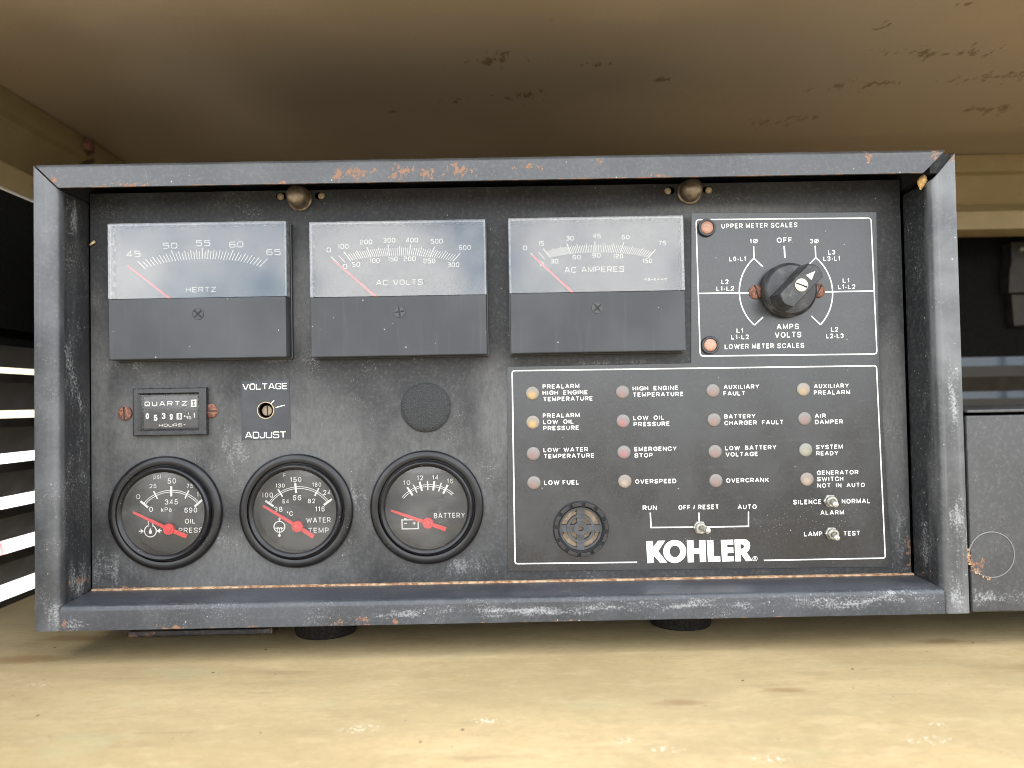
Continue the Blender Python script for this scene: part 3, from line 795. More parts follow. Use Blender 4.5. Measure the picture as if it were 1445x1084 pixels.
# latch bracket fixed to the back wall at the right edge
YK = 0.403
kx = lambda px, py: onY(px, py, YK)
br = empty('latch_bracket', (kx(1440, 460)[0], YK, kx(1440, 460)[1]), 'grimy stepped metal latch bracket on the black back wall at the right edge', 'bracket')
pts = [kx(*q) for q in ((1427, 341), (1470, 340), (1470, 412), (1424, 414), (1425, 380), (1428, 372))]
MB().prism(list(reversed(pts)), YK, YW - .0004).build('upper_plate', M['bracket'], br, bevel=.0012)
pts = [kx(*q) for q in ((1431, 414.5), (1470, 413), (1470, 458), (1435, 460))]
MB().prism(list(reversed(pts)), YK + .004, YW - .0004).build('lower_strap', M['bracket'], br, bevel=.0012)
cx_, cz_ = kx(1441, 352)
MB().lathe([(.0025, 0), (.0025, .002), (.0015, .003)], 16, cx_, cz_, YK).build('rivet', M['zinc'], br)

# ------------------------------------------------------------------ control panel
CP = empty('control_panel', (0, .1, ZD), 'weathered black generator control panel with meters, gauges, lamps and switches on the tan deck', 'control panel')
H2 = .1254
XI = .2365       # inner half width
ZT, ZB = .1122, -.1117
# left stile: side, front, rolled inner edge, return
def stile(sgn):
    th = .0015; r = .0032
    p = [(-.25, .060), (-.25, .0012), (-.2494, .0003), (-.2484, 0)]
    p += arc(-XI - r, r, r, -90, 0, 6)
    p += [(-XI, .0300), (-XI - th, .0300)]
    p += arc(-XI - r, r, r - th, 0, -90, 5)
    p += [(-.2485, th), (-.2485, .060)]
    return [(sgn * -x, y) for x, y in p]
ls = stile(-1)
extrude(ls, 'z', -H2, lambda a, y: H2 - .0006 - max(0, a + .25) * (.0134 / .0135)).build('left_stile', M['frame_left'], CP, smooth=35, label='left upright of the frame, dusty inside')
rs_ = [(x, y) for x, y in stile(1)]
rsx = rs_
extrude(rsx, 'z', -H2, lambda a, y: H2 - .0022 - max(0, .25 - a) * (.0155 / .0135)).build('right_stile', M['frame_right'], CP, smooth=35, label='right upright of the frame with an open mitre at its top')
th = .0015; r = .0030
pt = [(H2, .060)] + [(H2 - r + r * math.sin(R(a)), r - r * math.cos(R(a))) for a in (90, 70, 50, 30, 15, 0)] + [(ZT, 0), (ZT, th), (H2 - th, th), (H2 - th, .060)]
extrude(pt, 'x', lambda a, y: -.25 + (H2 - a) * 1.0 + .0007, lambda a, y: .25 - (H2 - a) * 1.02 - .0046).build('top_rail', M['frame_top'], CP, smooth=35, label='top rail of the frame with rust patches and rusty lower edge')
r = .003
pb = [(-H2, .060), (-H2, 0)] + [(ZB - .0006 - r + r * math.sin(R(a)), r - r * math.cos(R(a))) for a in (0, 15, 30, 50, 70, 90)] + [(ZB + .0004, .0302), (ZB + .0004 - th, .0302), (ZB - .0006 - th, r), (ZB - .0006 - r, th), (-H2 + th, th), (-H2 + th, .060)]
extrude(pb, 'x', -XI + .0006, XI - .0003).build('bottom_rail', M['frame_bottom'], CP, smooth=35, label='bottom rail of the frame with whitish scuffs')
MB().box(-XI + .001, XI - .001, .0284, .0307, ZB + .0001, ZB + .0012).build('rust_seam', M['bead'], CP)  # thin strip of rust along the panel's lower edge
# dark blocks added behind the mitred corners, standing in for the shaded gap
for sg in (-1, 1):
    a_, b_ = sorted((sg * .2372, sg * .2479))
    MB().box(a_, b_, .0030, .0595, .1127, .1232).build('corner_dark_block', M['interior'], CP)
# body behind
m = MB().box(-.2483, -.2468, .0602, .2, -H2, H2).box(.2468, .2483, .0602, .2, -H2, H2).box(-.2466, .2466, .0602, .2, H2 - .0016, H2 - .0001).box(-.2466, .2466, .0602, .2, -H2 + .0001, -H2 + .0016).box(-.2466, .2466, .1985, .2, -H2 + .0018, H2 - .0018)
m.build('cabinet_body', M['cabinet'], CP)
# rubber mounts
for px, py in ((450, 904), (970, 892)):
    x, yf = onZ(px, py, ZD)
    rr = .0185; m = MB(); n = 32
    hz = -H2 - ZD
    prof = [(rr * .97, 0), (rr, .002), (rr * .96, hz * .5), (rr, hz - .002), (rr * .97, hz)]
    v = []; f = []
    for pr_, ph in prof:
        for k in range(n):
            a = 2 * math.pi * k / n; v.append((x + pr_ * math.cos(a), yf + rr + pr_ * math.sin(a), ZD + ph))
    for i in range(len(prof) - 1):
        for k in range(n): f.append((i * n + k, i * n + (k + 1) % n, (i + 1) * n + (k + 1) % n, (i + 1) * n + k))
    m.add(v, f).build('rubber_mount', M['rubber'], CP, smooth=True)
x0, y0 = onZ(180, 901, ZD); x1, _ = onZ(384, 897, ZD)
tag(MB().box(x0, x1, y0, y0 + .06, ZD + .0006, ZD + .004).build('mounting_strip', black_paint('rusty strip', (.02, .018, .016), (.05, .04, .035), .5, .2, seed=9., rust=[(x0, y0, ZD, .03, .01, .01), (x1, y0, ZD, .01, .01, .01)]), bevel=.0008), 'dark rusty flat strip lying on the deck under the left of the panel', 'metal strip')

# face panel with its openings
G = [Zm(150, 640, 6.378), Zm(330, 635, 6.378), Zm(515, 630, 6.378)]
GC = [G[0](539, 534, YP), G[1](566, 545, YP), G[2](559, 545, YP)]
VA = Zm(130, 520, 4.817); va_c = VA(1181, 285, YP)
AA = Zm(710, 500, 3.386); AB = Zm(980, 500, 3.386); S4 = Zm(970, 280, 4.516)
bz_c = onY(819.5, 746, YP)
stud_px = [((424, 281.5), (397, 277), (451, 276)), ((972, 272), (945, 269), (999, 268))]
holes = [circ(c[0], c[1], .0255, 48) for c in GC] + [circ(va_c[0], va_c[1], .0044, 28), circ(bz_c[0], bz_c[1], .0156, 48)]
for s_, a_, b_ in stud_px:
    for q in (a_, b_):
        c = onY(q[0], q[1], YP); holes.append([(c[0] + .0031 * math.cos(2 * math.pi * i / 20), c[1] + .0024 * math.sin(2 * math.pi * i / 20)) for i in range(20)])
outl = [(-XI + .0003, ZB + .0006), (XI - .0012, ZB + .0006), (XI - .0012, .1175), (-XI + .0003, .1175)]
plate('face_panel', [outl] + holes, YP, .0015, M['panel'], CP)

# overlay film (selector legend above the lamp legend, one sheet)
YO = YP - .0005
ov = [onY(*q, YP) for q in ((716, 518), (975, 513), (975.5, 301.5), (1236, 300), (1240, 508), (1257.5, 799.5), (717, 806))]
ovl = plate('overlay_plate', [list(reversed(ov)), circ(bz_c[0], bz_c[1], .0156, 48)], YO, .0004, M['film'], CP, label='charcoal printed overlay with white legends around lamps and switches')
YT = YO - .00012
def lines_obj(name, sets, mat=M['print'], parent=ovl, Y=YT):
    m = MB()
    for i, (pts, wdt, cl) in enumerate(sets): stroke(m, pts, wdt, Y - i * 5e-6, cl)
    return m.build(name, mat, parent)
px1 = .43 / FPX      # one photo pixel on the panel
def zs(Z, pts): return [Z(a, b, YT) for a, b in pts]
lw_ = 1.75 * px1
bs = fillet(zs(S4, [(55, 136), (1170, 125), (1208, 992), (82, 1005)]), .0020, True, 5)
lines_obj('border_line', [(bs, lw_, True)])
def arc3(Z, p0, pm, p1, n=24):
    a, b, c = [Vector(Z(*q, YT)) for q in (p0, pm, p1)]
    d = 2 * (a.x * (b.y - c.y) + b.x * (c.y - a.y) + c.x * (a.y - b.y))
    ux = ((a.x ** 2 + a.y ** 2) * (b.y - c.y) + (b.x ** 2 + b.y ** 2) * (c.y - a.y) + (c.x ** 2 + c.y ** 2) * (a.y - b.y)) / d
    uz = ((a.x ** 2 + a.y ** 2) * (c.x - b.x) + (b.x ** 2 + b.y ** 2) * (a.x - c.x) + (c.x ** 2 + c.y ** 2) * (b.x - a.x)) / d
    o = Vector((ux, uz)); rr = (a - o).length
    a0 = math.atan2(*(a - o).yx); am = math.atan2(*(b - o).yx); a1 = math.atan2(*(c - o).yx)
    while am - a0 > math.pi: am -= 2 * math.pi
    while am - a0 < -math.pi: am += 2 * math.pi
    while a1 - am > math.pi: a1 -= 2 * math.pi
    while a1 - am < -math.pi: a1 += 2 * math.pi
    return [(o.x + rr * math.cos(a0 + (a1 - a0) * i / n), o.y + rr * math.sin(a0 + (a1 - a0) * i / n)) for i in range(n + 1)]
lines_obj('selector_line', [(arc3(S4, (424, 382), (331, 600), (427, 808)), lw_, False), (arc3(S4, (818, 378), (925, 590), (848, 805)), lw_, False),
    (zs(S4, [(422, 305), (424, 382), (481, 436)]), lw_, False), (zs(S4, [(814, 302), (818, 378), (762, 434)]), lw_, False),
    (zs(S4, [(617, 303), (621, 380)]), lw_ * 1.2, False), (zs(S4, [(427, 808), (482, 757)]), lw_, False), (zs(S4, [(848, 805), (790, 750)]), lw_, False),
    (zs(S4, [(75, 606), (400, 602)]), lw_, False), (zs(S4, [(850, 597), (1190, 590)]), lw_, False)])
m = MB()
b1 = fillet(zs(AA, [(640, 994), (57, 1001), (43, 79), (1784, 55), (1826, 974), (1246, 985)]), .0016, False, 5)
lines_obj('border_line', [(b1, lw_, False)])
lines_obj('switch_line', [(zs(AA, [(703, 757), (707, 828), (925, 826)]), lw_, False), (zs(AB, [(258, 752), (258, 822), (40, 826)]), lw_, False), (zs(AA, [(935, 757), (937, 800)]), lw_, False)])
def legend(Z, rows, name='legend', Y=YT, parent=ovl, mat=M['print'], **k):
    m = MB()
    for r_ in rows: put(m, bf_text, Z, Y, *r_, **k)
    return m.build(name, mat, parent)
for rows in ([('UPPER METER SCALES', 217, 700, 193, 31)], [('1Ø', 398, 448, 287, 28)], [('OFF', 570, 667, 284, 34)], [('3Ø', 782, 836, 287, 28)],
             [('L3', 897, 942, 358, 29), ('L3-L1', 867, 972, 399, 29)], [('L0-L1', 267, 372, 401, 29)], [('L2', 217, 262, 546, 29), ('L1-L2', 185, 297, 590, 29)],
             [('L1', 990, 1032, 538, 29), ('L1-L2', 960, 1070, 579, 29)], [('AMPS', 569, 711, 836, 35), ('VOLTS', 558, 726, 889, 36)],
             [('L1', 314, 355, 857, 29), ('L1-L2', 280, 392, 899, 29)], [('L2', 915, 960, 850, 29), ('L2-L3', 885, 995, 892, 29)], [('LOWER METER SCALES', 238, 744, 961, 31)]):
    legend(S4, rows)
q = 20.5
for rows in ([('PREALARM', 189, 364, 165, q), ('HIGH  ENGINE', 189, 404, 195, q), ('TEMPERATURE', 192, 428, 225, q)],
             [('PREALARM', 190, 365, 304, q), ('LOW  OIL', 191, 337, 334, q), ('PRESSURE', 192, 362, 364, q)],
             [('LOW  WATER', 193, 405, 468, q), ('TEMPERATURE', 195, 435, 498, q)], [('LOW FUEL', 196, 363, 625, 22)],
             [('HIGH  ENGINE', 619, 836, 174, q), ('TEMPERATURE', 621, 861, 204, q)], [('LOW  OIL', 622, 769, 315, q), ('PRESSURE', 624, 796, 345, q)],
             [('EMERGENCY', 627, 829, 464, q), ('STOP', 628, 715, 494, q)], [('OVERSPEED', 631, 827, 619, 21)], [('RUN', 667, 734, 745, 22)], [('OFF / RESET', 838, 1030, 743, 22)]):
    legend(AA, rows)
for rows in ([('AUXILIARY', 140, 309, 167, q), ('FAULT', 139, 242, 198, q)], [('BATTERY', 143, 291, 308, q), ('CHARGER  FAULT', 143, 425, 339, q)],
             [('LOW  BATTERY', 147, 391, 459, q), ('VOLTAGE', 149, 303, 489, q)], [('OVERCRANK', 152, 355, 614, 21)],
             [('AUXILIARY', 571, 737, 163, q), ('PREALARM', 571, 744, 194, q)], [('AIR', 575, 628, 305, q), ('DAMPER', 576, 709, 334, q)],
             [('SYSTEM', 581, 708, 454, q), ('READY', 582, 687, 484, q)], [('GENERATOR', 585, 783, 577, q), ('SWITCH', 586, 711, 607, q), ('NOT  IN  AUTO', 588, 814, 638, q)],
             [('AUTO', 207, 297, 741, 22)], [('SILENCE', 473, 607, 718, 22)], [('NORMAL', 704, 840, 714, 22)], [('ALARM', 602, 714, 768, 22)], [('LAMP', 524, 611, 870, 22)], [('TEST', 712, 791, 867, 22)]):
    legend(AB, rows)
# maker's name
KZ = Zm(905, 755, 8.028)
def kz(pts): return [KZ(a, b, YT) for a, b in pts]
def ell(cx, cy, rx, ry, n=36): return [(cx + rx * math.cos(2 * math.pi * i / n), cy + ry * math.sin(2 * math.pi * i / n)) for i in range(n)]
letters = [[[(55, 70), (130, 68), (135, 135), (190, 66), (270, 64), (192, 183), (292, 312), (213, 315), (140, 232), (140, 315), (68, 320)]],
 [ell(378, 187, 130, 130), ell(380, 186, 60, 66)],
 [[(515, 64), (590, 62), (592, 150), (658, 150), (655, 60), (725, 58), (735, 305), (664, 307), (660, 212), (595, 214), (596, 309), (527, 311)]],
 [[(742, 60), (815, 57), (822, 240), (893, 240), (897, 301), (755, 305)]],
 [[(900, 58), (1040, 53), (1042, 110), (972, 113), (973, 142), (1042, 141), (1043, 203), (974, 206), (975, 241), (1048, 239), (1050, 297), (915, 302)]],
 [[(1055, 52), (1165, 48), (1200, 56), (1224, 80), (1233, 118), (1226, 158), (1208, 184), (1192, 194), (1260, 293), (1186, 297), (1127, 212), (1130, 298), (1066, 300)],
  [(1122, 106), (1142, 105), (1158, 114), (1164, 130), (1159, 146), (1144, 156), (1124, 158)]],
 [ell(1288, 268, 28, 28, 24), ell(1288, 268, 23, 23, 24)]]
m = MB()
for lp in letters:
    v, f = fill2d([kz(l) for l in lp]); m.add([(x, YT, z) for x, y, z in v], f)
put(m, bf_text, KZ, YT, 'R', 1278, 1299, 281, 26)
m.build('maker_lettering', M['print'], ovl, label='bold white maker name with registered mark')

# indicator lamps
lamps = [(AA, 140, 186, 'amber', 'amber'), (AA, 142, 325, 'amber', 'amber'), (AA, 144, 475, 'pink', 'faded red'), (AA, 147, 614, 'pink', 'faded red'),
         (AA, 570, 180, 'pink', 'faded red'), (AA, 573, 319, 'red', 'red'), (AA, 577, 468, 'red', 'red'), (AA, 581, 607, 'dusty', 'dust-caked'),
         (AB, 88, 174, 'pink', 'faded red'), (AB, 93, 314, 'pink', 'faded red'), (AB, 98, 465, 'pink', 'faded red'), (AB, 102, 604, 'pink', 'faded red'),
         (AB, 520, 168, 'amber_pale', 'pale amber'), (AB, 526, 308, 'pink', 'faded red'), (AB, 531, 457, 'green', 'greenish grey'), (AB, 537, 597, 'dusty', 'dust-caked')]
LM = {}
for Z, a, b, kind, word in lamps:
    x, z = Z(a, b, YO)
    if kind not in LM:
        r_ = 31 / 3.386 * px1
        me = bpy.data.meshes.new('indicator_lamp'); mm = MB().lathe([(r_ * 1.04, 0), (r_ * 1.04, .0003), (r_, .0005), (r_ * .93, .0007), (r_ * .7, .0009), (r_ * .4, .0010), (r_ * .12, .0010)], 32)
        me.from_pydata(mm.v, [], mm.f); me.update(); me.materials.append(M['lens_' + kind]); LM[kind] = me
    mko('indicator_lamp', LM[kind], None, CP, loc=(x, YO, z), smooth=50, label=word + ' round indicator lamp')
# scale indicator lamps
for a, b in ((120, 190), (141, 937)):
    x, z = S4(a, b, YO)
    lb = MB().lathe([(.0052, 0), (.0052, .0016), (.0048, .0022), (.0040, .0022), (.0038, .0012), (.0034, .0011)], 36, 0, 0, 0).build('scale_lamp', M['plastic'], CP, loc=(x, YO, z), smooth=35, label='orange lens in a black ring')
    MB().lathe([(.0037, .0014), (.0036, .0020), (.002, .0024), (.0005, .0025)], 32, x, z, YO).build('lens', M['copper'], lb, smooth=True)

# buzzer
x, z = bz_c
m = MB()
m.lathe([(.0160, 0), (.0160, .0010), (.0156, .0014), (.0130, .0014), (.0124, .0004), (.0124, -.003)], 60, x, z, YO, close=False)
bz = m.build('buzzer', M['interior'], CP, smooth=35, label='round black buzzer with notched rim and cross grille')
nseg = 12
m = MB()
for k in range(nseg):
    a0 = 360 / nseg * k + 4 - 6; a1 = 360 / nseg * (k + 1) - 4 - 6
    po = arc(x, z, .0155, a0, a1, 5); pi_ = arc(x, z, .0134, a1, a0, 5)
    m.prism(po + pi_, YO - .0034, YO - .0013)
m.build('rim_notch', M['gloss'], bz, bevel=.0002)
MB().lathe([(.0138, -.004), (.0005, -.0040)], 40, x, z, YO).build('sound_disc', M['bronze'], bz)
def annulus(r0, r1, yf, yb):
    mm = MB(); mm.lathe([(r1, yb), (r1, yf), (r0, yf), (r0, yb)], 48, x, z, YO, close=False); return mm
m = annulus(.0112, .0123, -.0006, -.0038)
for q_ in (annulus(.0066, .0080, -.0004, -.0038), annulus(.0016, .0040, -.0002, -.0038)): m.add(q_.v, q_.f)
for k in range(4):
    d = Vector((math.cos(R(90 * k - 1)), math.sin(R(90 * k - 1)))); nn = Vector((-d.y, d.x)) * .0021
    c0 = Vector((x, z)) + d * .0036; c1 = Vector((x, z)) + d * .0118
    m.prism([tuple(c0 - nn), tuple(c1 - nn), tuple(c1 + nn), tuple(c0 + nn)], YO + .0008 + k * 1e-5, YO + .0036)
m.build('grille', M['grille'], bz)
m = MB()
for k in range(14):
    a = random.uniform(0, 360); rr = random.choice((.0052, .0096)) + random.uniform(-.0008, .0008)
    po = arc(x, z, rr + .0006, a, a + random.uniform(12, 40), 5); pi_ = list(reversed([(x + (p[0] - x) * rr / (rr + .0006), z + (p[1] - z) * rr / (rr + .0006)) for p in po]))
    m.prism(po + pi_, YO + .0030, YO + .0034)
m.build('inner_ring', M['tan_bit'], bz)

# toggle switches
def tube(mb, a, b, r0, r1, n=18, cap=True):
    a = Vector(a); b = Vector(b); d = (b - a).normalized(); u = d.orthogonal().normalized(); w_ = d.cross(u)
    v = [a + (u * math.cos(2 * math.pi * k / n) + w_ * math.sin(2 * math.pi * k / n)) * r0 for k in range(n)] + [b + (u * math.cos(2 * math.pi * k / n) + w_ * math.sin(2 * math.pi * k / n)) * r1 for k in range(n)]
    f = [(k, (k + 1) % n, n + (k + 1) % n, n + k) for k in range(n)]
    if cap: f += [[n + k for k in range(n)], [n - 1 - k for k in range(n)]]
    mb.add(v, f)
def toggle(bpx, tpx, label):
    x, z = onY(bpx[0], bpx[1], YO - .002)
    tw = MB(); n = 6
    sw = tw.lathe([(.0040, 0), (.0040, .0012), (.0036, .0016)], 6, x, z, YO).build('toggle_switch', M['zinc'], CP, bevel=.0002, label=label)
    MB().lathe([(.0031, .0016), (.0031, .0036), (.0028, .0040), (.0018, .0040), (.0016, .0030), (.0004, .0028)], 28, x, z, YO).build('bushing', M['zinc'], sw, smooth=35)
    yt = YO - .0125
    tx, tz = onY(tpx[0], tpx[1], yt)
    a = Vector((x, YO - .0028, z)); b = Vector((tx, yt, tz)); mb = MB(); d = (b - a).normalized()
    tube(mb, a, a + (b - a) * .72, .0012, .0015)
    m2 = MB()
    prev = a + (b - a) * .7
    rs2 = [(.70, .0015), (.80, .0017), (.90, .00175), (.96, .0015), (1.0, .0009), (1.01, .0002)]
    for i in range(len(rs2) - 1):
        tube(m2, a + (b - a) * rs2[i][0], a + (b - a) * rs2[i + 1][0], rs2[i][1], rs2[i + 1][1], cap=False)
    mb.build('lever', M['zinc'], sw, smooth=40)
    m2.build('lever_tip', M['lever'], sw, smooth=60)
toggle((988.5, 745), (1000.5, 749.5), 'small metal toggle switch under the run, off and auto legend')
toggle((1173, 707.5), (1179.5, 712.5), 'small metal toggle switch between silence and normal')
toggle((1175, 753.5), (1181.5, 760), 'small metal toggle switch between lamp and test')

# selector switch
sx, sz = onY(1109.5, 411, YO)
def bolt_screw(name, x, z, Y, r_, ang, mat, parent, h=.0016, slot=.0007, label=None):
    o = MB().lathe([(r_, 0), (r_, h * .35), (r_ * .85, h * .8), (r_ * .5, h), (r_ * .1, h)], 28, 0, 0, 0).build(name, mat, parent, loc=(x, Y, z), smooth=50, label=label)
    d = Vector((math.cos(R(ang)), math.sin(R(ang)))); nn = Vector((-d.y, d.x)) * slot / 2; c = Vector((x, z))
    q = [c - d * r_ * .92 - nn, c + d * r_ * .92 - nn, c + d * r_ * .92 + nn, c - d * r_ * .92 + nn]
    MB().prism([tuple(p) for p in q], Y - h - .00008, Y - h * .2).build('slot', M['interior'], o)
    return o
for a, b, an in ((436, 597, 105), (830, 590, 60)):
    xx, zz = S4(a, b, YO); bolt_screw('screw', xx, zz, YO, .0042, an, M['rust'], CP, label='rusty slotted screw beside the selector knob')
kn = MB().lathe([(.0150, .0010), (.0156, .0020), (.0156, .0056), (.0150, .0072), (.0136, .0084), (.0100, .0090), (.001, .0092)], 56, 0, 0, 0).build('selector_knob', M['knob'], CP, loc=(sx, YO, sz), smooth=30, label='black rotary selector knob pointing to upper right')
ang = 45
def bar_outline(hl, hw, bulge, n=6):
    p = [(-hl, -hw)] + [(-hl + (2 * hl) * t_, -hw) for t_ in (1,)]
    p += [(hl + bulge * math.sin(math.pi * k / n), -hw + 2 * hw * k / n) for k in range(1, n)]
    p += [(hl, hw), (-hl, hw)]
    p += [(-hl - bulge * math.sin(math.pi * k / n), hw - 2 * hw * k / n) for k in range(1, n)]
    return p
secs = [(.0086, .0122, .0060, .0022), (.0150, .0122, .0057, .0022), (.0218, .0118, .0053, .0022), (.0225, .0114, .0049, .0021)]
v = []; f = []
for hgt, hl, hw, bl in secs:
    for a, b in bar_outline(hl, hw, bl):
        v.append((sx + a * math.cos(R(ang)) - b * math.sin(R(ang)), YO - hgt, sz + a * math.sin(R(ang)) + b * math.cos(R(ang))))
n = len(v) // len(secs)
for i in range(len(secs) - 1):
    for k in range(n): f.append((i * n + k, i * n + (k + 1) % n, (i + 1) * n + (k + 1) % n, (i + 1) * n + k))
f.append([(len(secs) - 1) * n + k for k in range(n)])
mk('grip_bar', v, f, M['knob'], kn, smooth=30)
def kp(a, b, h): return (sx + a * math.cos(R(ang)) - b * math.sin(R(ang)), YO - h, sz + a * math.sin(R(ang)) + b * math.cos(R(ang)))
mk('pointer_mark', [kp(.0108, -.0001, .0227), kp(.0058, .0020, .0227), kp(.0058, -.0020, .0227)], [(0, 1, 2)], M['print'], kn)
ks = MB().lathe([(.0036, .0226), (.0036, .0228), (.0033, .0229), (.0033, .0227), (.0031, .0227), (.0005, .0230)], 32, sx, sz, YO).build('knob_screw', M['brass'], kn, smooth=35)
d = Vector((math.cos(R(-22)), math.sin(R(-22)))); nn = Vector((-d.y, d.x)) * .00035; c = Vector((sx, sz))
MB().prism([tuple(c - d * .0031 - nn), tuple(c + d * .0031 - nn), tuple(c + d * .0031 + nn), tuple(c - d * .0031 + nn)], YO - .02312, YO - .0226).build('screw_slot', M['interior'], kn)

# ------------------------------------------------------------------ three panel meters
YM = .0190          # meter front
YDl = .0262         # dial
def meter(name_lbl, Z, c4, wl, piv, ticks, texts, words, needle, small=None, scr=None, scr_ang=45):
    """c4: corners of the front in photo pixels tl, tr, br, bl; wl: left y of the window's lower edge"""
    P = [onY(*q, YM) for q in c4]
    x0 = (P[0][0] + P[3][0]) / 2; x1 = (P[1][0] + P[2][0]) / 2; zt = (P[0][1] + P[1][1]) / 2; zb = (P[2][1] + P[3][1]) / 2
    zw = (onY(c4[3][0], wl[0], YM)[1] + onY(c4[2][0], wl[1], YM)[1]) / 2
    m = MB()
    m.box(x0 - .0006, x1 + .0006, YP - .003, YP - .0002, zb - .0006, zt + .0006)
    m.box(x0 + .0004, x1 - .0004, YDl + .0006, YP - .0031, zb + .0004, zt - .0004)
    o = m.build('panel_meter', M['plastic'], CP, bevel=.0005, label=name_lbl)
    MB().box(x0 + .0002, x1 - .0002, YM - .0004, YDl + .0004, zb, zw - .0003).build('lower_cover', M['cover'], o, bevel=.0006)
    MB().box(x0 + .001, x1 - .001, YDl, YDl + .0005, zw + .0001, zt - .001).build('dial_plate', M['dial'], o)
    t_ = .0011
    m = MB().box(x0, x0 + t_, YM + .0013, YDl + .0005, zw, zt).box(x1 - t_, x1, YM + .0013, YDl + .0005, zw, zt).box(x0 + t_, x1 - t_, YM + .0013, YDl + .0005, zt - t_, zt)
    m.build('window_rim', M['glass_edge'], o)
    MB().box(x0, x1, YM, YM + .0012, zw, zt).build('window', M['glass'], o)
    # scale
    YT_ = YDl - .00015
    pv = Vector(Z(*piv, YT_)); pz = .43 / FPX / 4.517 * (YT_ + .3998) / .43
    m = MB()
    for i, (th_, kind) in enumerate(ticks):
        # lower end on a flat arc
        yl = piv[2] if len(piv) > 2 else 420
        s_, c_2 = math.sin(R(th_)), math.cos(R(th_))
        # radius to the lower end grows towards the ends
        r0 = (TK['r0'] + TK['sag'] * (math.tan(R(th_)) ** 2)) / c_2
        ln = {3: 72, 2: 60, 1: 50}[kind]
        wd = {3: 5.5, 2: 4.6 if len(ticks) < 50 else 3.8, 1: 4.4 if len(ticks) < 50 else 3.2}[kind]
        dr = Vector((s_, c_2))
        a = pv + dr * r0 * pz; b = pv + dr * (r0 + ln) * pz
        stroke(m, [tuple(a), tuple(b)], wd * pz, YT_ - i * 2e-6)
    m.build('scale_marks', M['print_cream'], o)
    m = MB()
    for r_ in texts: put(m, sq_text, Z, YT_, *r_, sw=.135)
    m.build('scale_numerals', M['print_cream'], o)
    m = MB()
    for r_ in words: put(m, sq_text, Z, YT_, *r_, sw=.13)
    if small:
        put(m, bf_text, Z, YT_, *small)
    m.build('unit_lettering', M['print_cream'], o)
    yn = YDl - .0022
    a = Vector(Z(*needle[0], yn)); b = Vector(Z(*needle[1], yn)); d = (b - a).normalized()
    nn = Vector((-d.y, d.x)); b2 = b + d * .004
    m = MB().prism([tuple(a - nn * .00042), tuple(b2 - nn * .0007), tuple(b2 + nn * .0007), tuple(a + nn * .00042)][::-1], yn, yn + .0003)
    m.build('needle', M['red_thin'], o)
    cx_, cz_ = onY(scr[0], scr[1], YM - .0004)
    s = MB().lathe([(.0034, .0001), (.0033, .0004), (.0029, .0004), (.0029, .00015), (.0003, .00018)], 32, cx_, cz_, YM - .0004).build('adjusting_screw', M['gloss'], o, smooth=30)
    m = MB()
    for k in (0, 1):
        d = Vector((math.cos(R(scr_ang + 90 * k)), math.sin(R(scr_ang + 90 * k)))); nn = Vector((-d.y, d.x)) * .0004; c = Vector((cx_, cz_))
        m.prism([tuple(c - d * .0027 - nn), tuple(c + d * .0027 - nn), tuple(c + d * .0027 + nn), tuple(c - d * .0027 + nn)], YM - .00075 - k * 1e-5, YM - .0005)
    m.build('cross_slot', M['interior'], s)
    return o
M1 = Zm(130, 280, 4.517); M2 = Zm(420, 280, 4.517); M3 = Zm(700, 280, 4.517)
TK = {'r0': 420, 'sag': 0}
hz = []
for i in range(41):
    th_ = -45 + 90 * i / 40
    hz.append((th_, 3 if i % 10 == 0 else 2 if i % 2 == 0 else 1))
TK.update(r0=420, sag=-56)
meter('left panel meter, frequency scale reading 45 to 65', M1, ((150.5, 316.5), (403, 311), (405, 502.5), (154.5, 510)), (421.8, 418), (707, 805), hz,
      [('45', 217, 308, 375, 40), ('50', 450, 543, 321, 37), ('55', 661, 753, 305, 38), ('60', 875, 963, 314, 38), ('65', 1111, 1201, 363, 38)],
      [('HERTZ', 598, 790, 600, 33)], ((224, 427), (490, 636)), scr=(279.3, 443), scr_ang=45)
def seg(vals):
    out = []
    for (v0, a0, nsub), (v1, a1, _) in zip(vals[:-1], vals[1:]):
        for k in range(nsub):
            out.append((a0 + (a1 - a0) * k / nsub, 3 if k == 0 else 2 if (nsub % 2 == 0 and k == nsub // 2) or (nsub == 15 and k % 5 == 0) else 1))
    out.append((vals[-1][1], 3))
    return out
TK.update(r0=425, sag=-50)
meter('middle panel meter, volt scale with needle at zero', M2, ((434.5, 314), (684.5, 309), (688, 499.5), (440.5, 505.5)), (419.7, 415), (643, 787),
      seg([(0, -45, 2), (100, -37, 10), (200, -22, 10), (300, -6.8, 10), (400, 9.8, 10), (500, 26.6, 10), (600, 42.8, 0)]),
      [('0', 185, 213, 344, 30), ('100', 257, 325, 322, 30), ('200', 397, 475, 294, 30), ('300', 545, 623, 283, 30), ('400', 690, 768, 282, 30), ('500', 848, 925, 289, 30), ('600', 1028, 1103, 329, 30),
       ('0', 288, 316, 450, 30), ('50', 347, 398, 437, 30), ('100', 460, 523, 412, 30), ('150', 577, 637, 402, 30), ('200', 676, 753, 401, 30), ('250', 802, 877, 415, 30), ('300', 955, 1030, 439, 30)],
      [('AC VOLTS', 501, 797, 555, 34)], ((228, 395), (492, 622)), scr=(563.5, 440), scr_ang=8)
TK.update(r0=410, sag=-48)
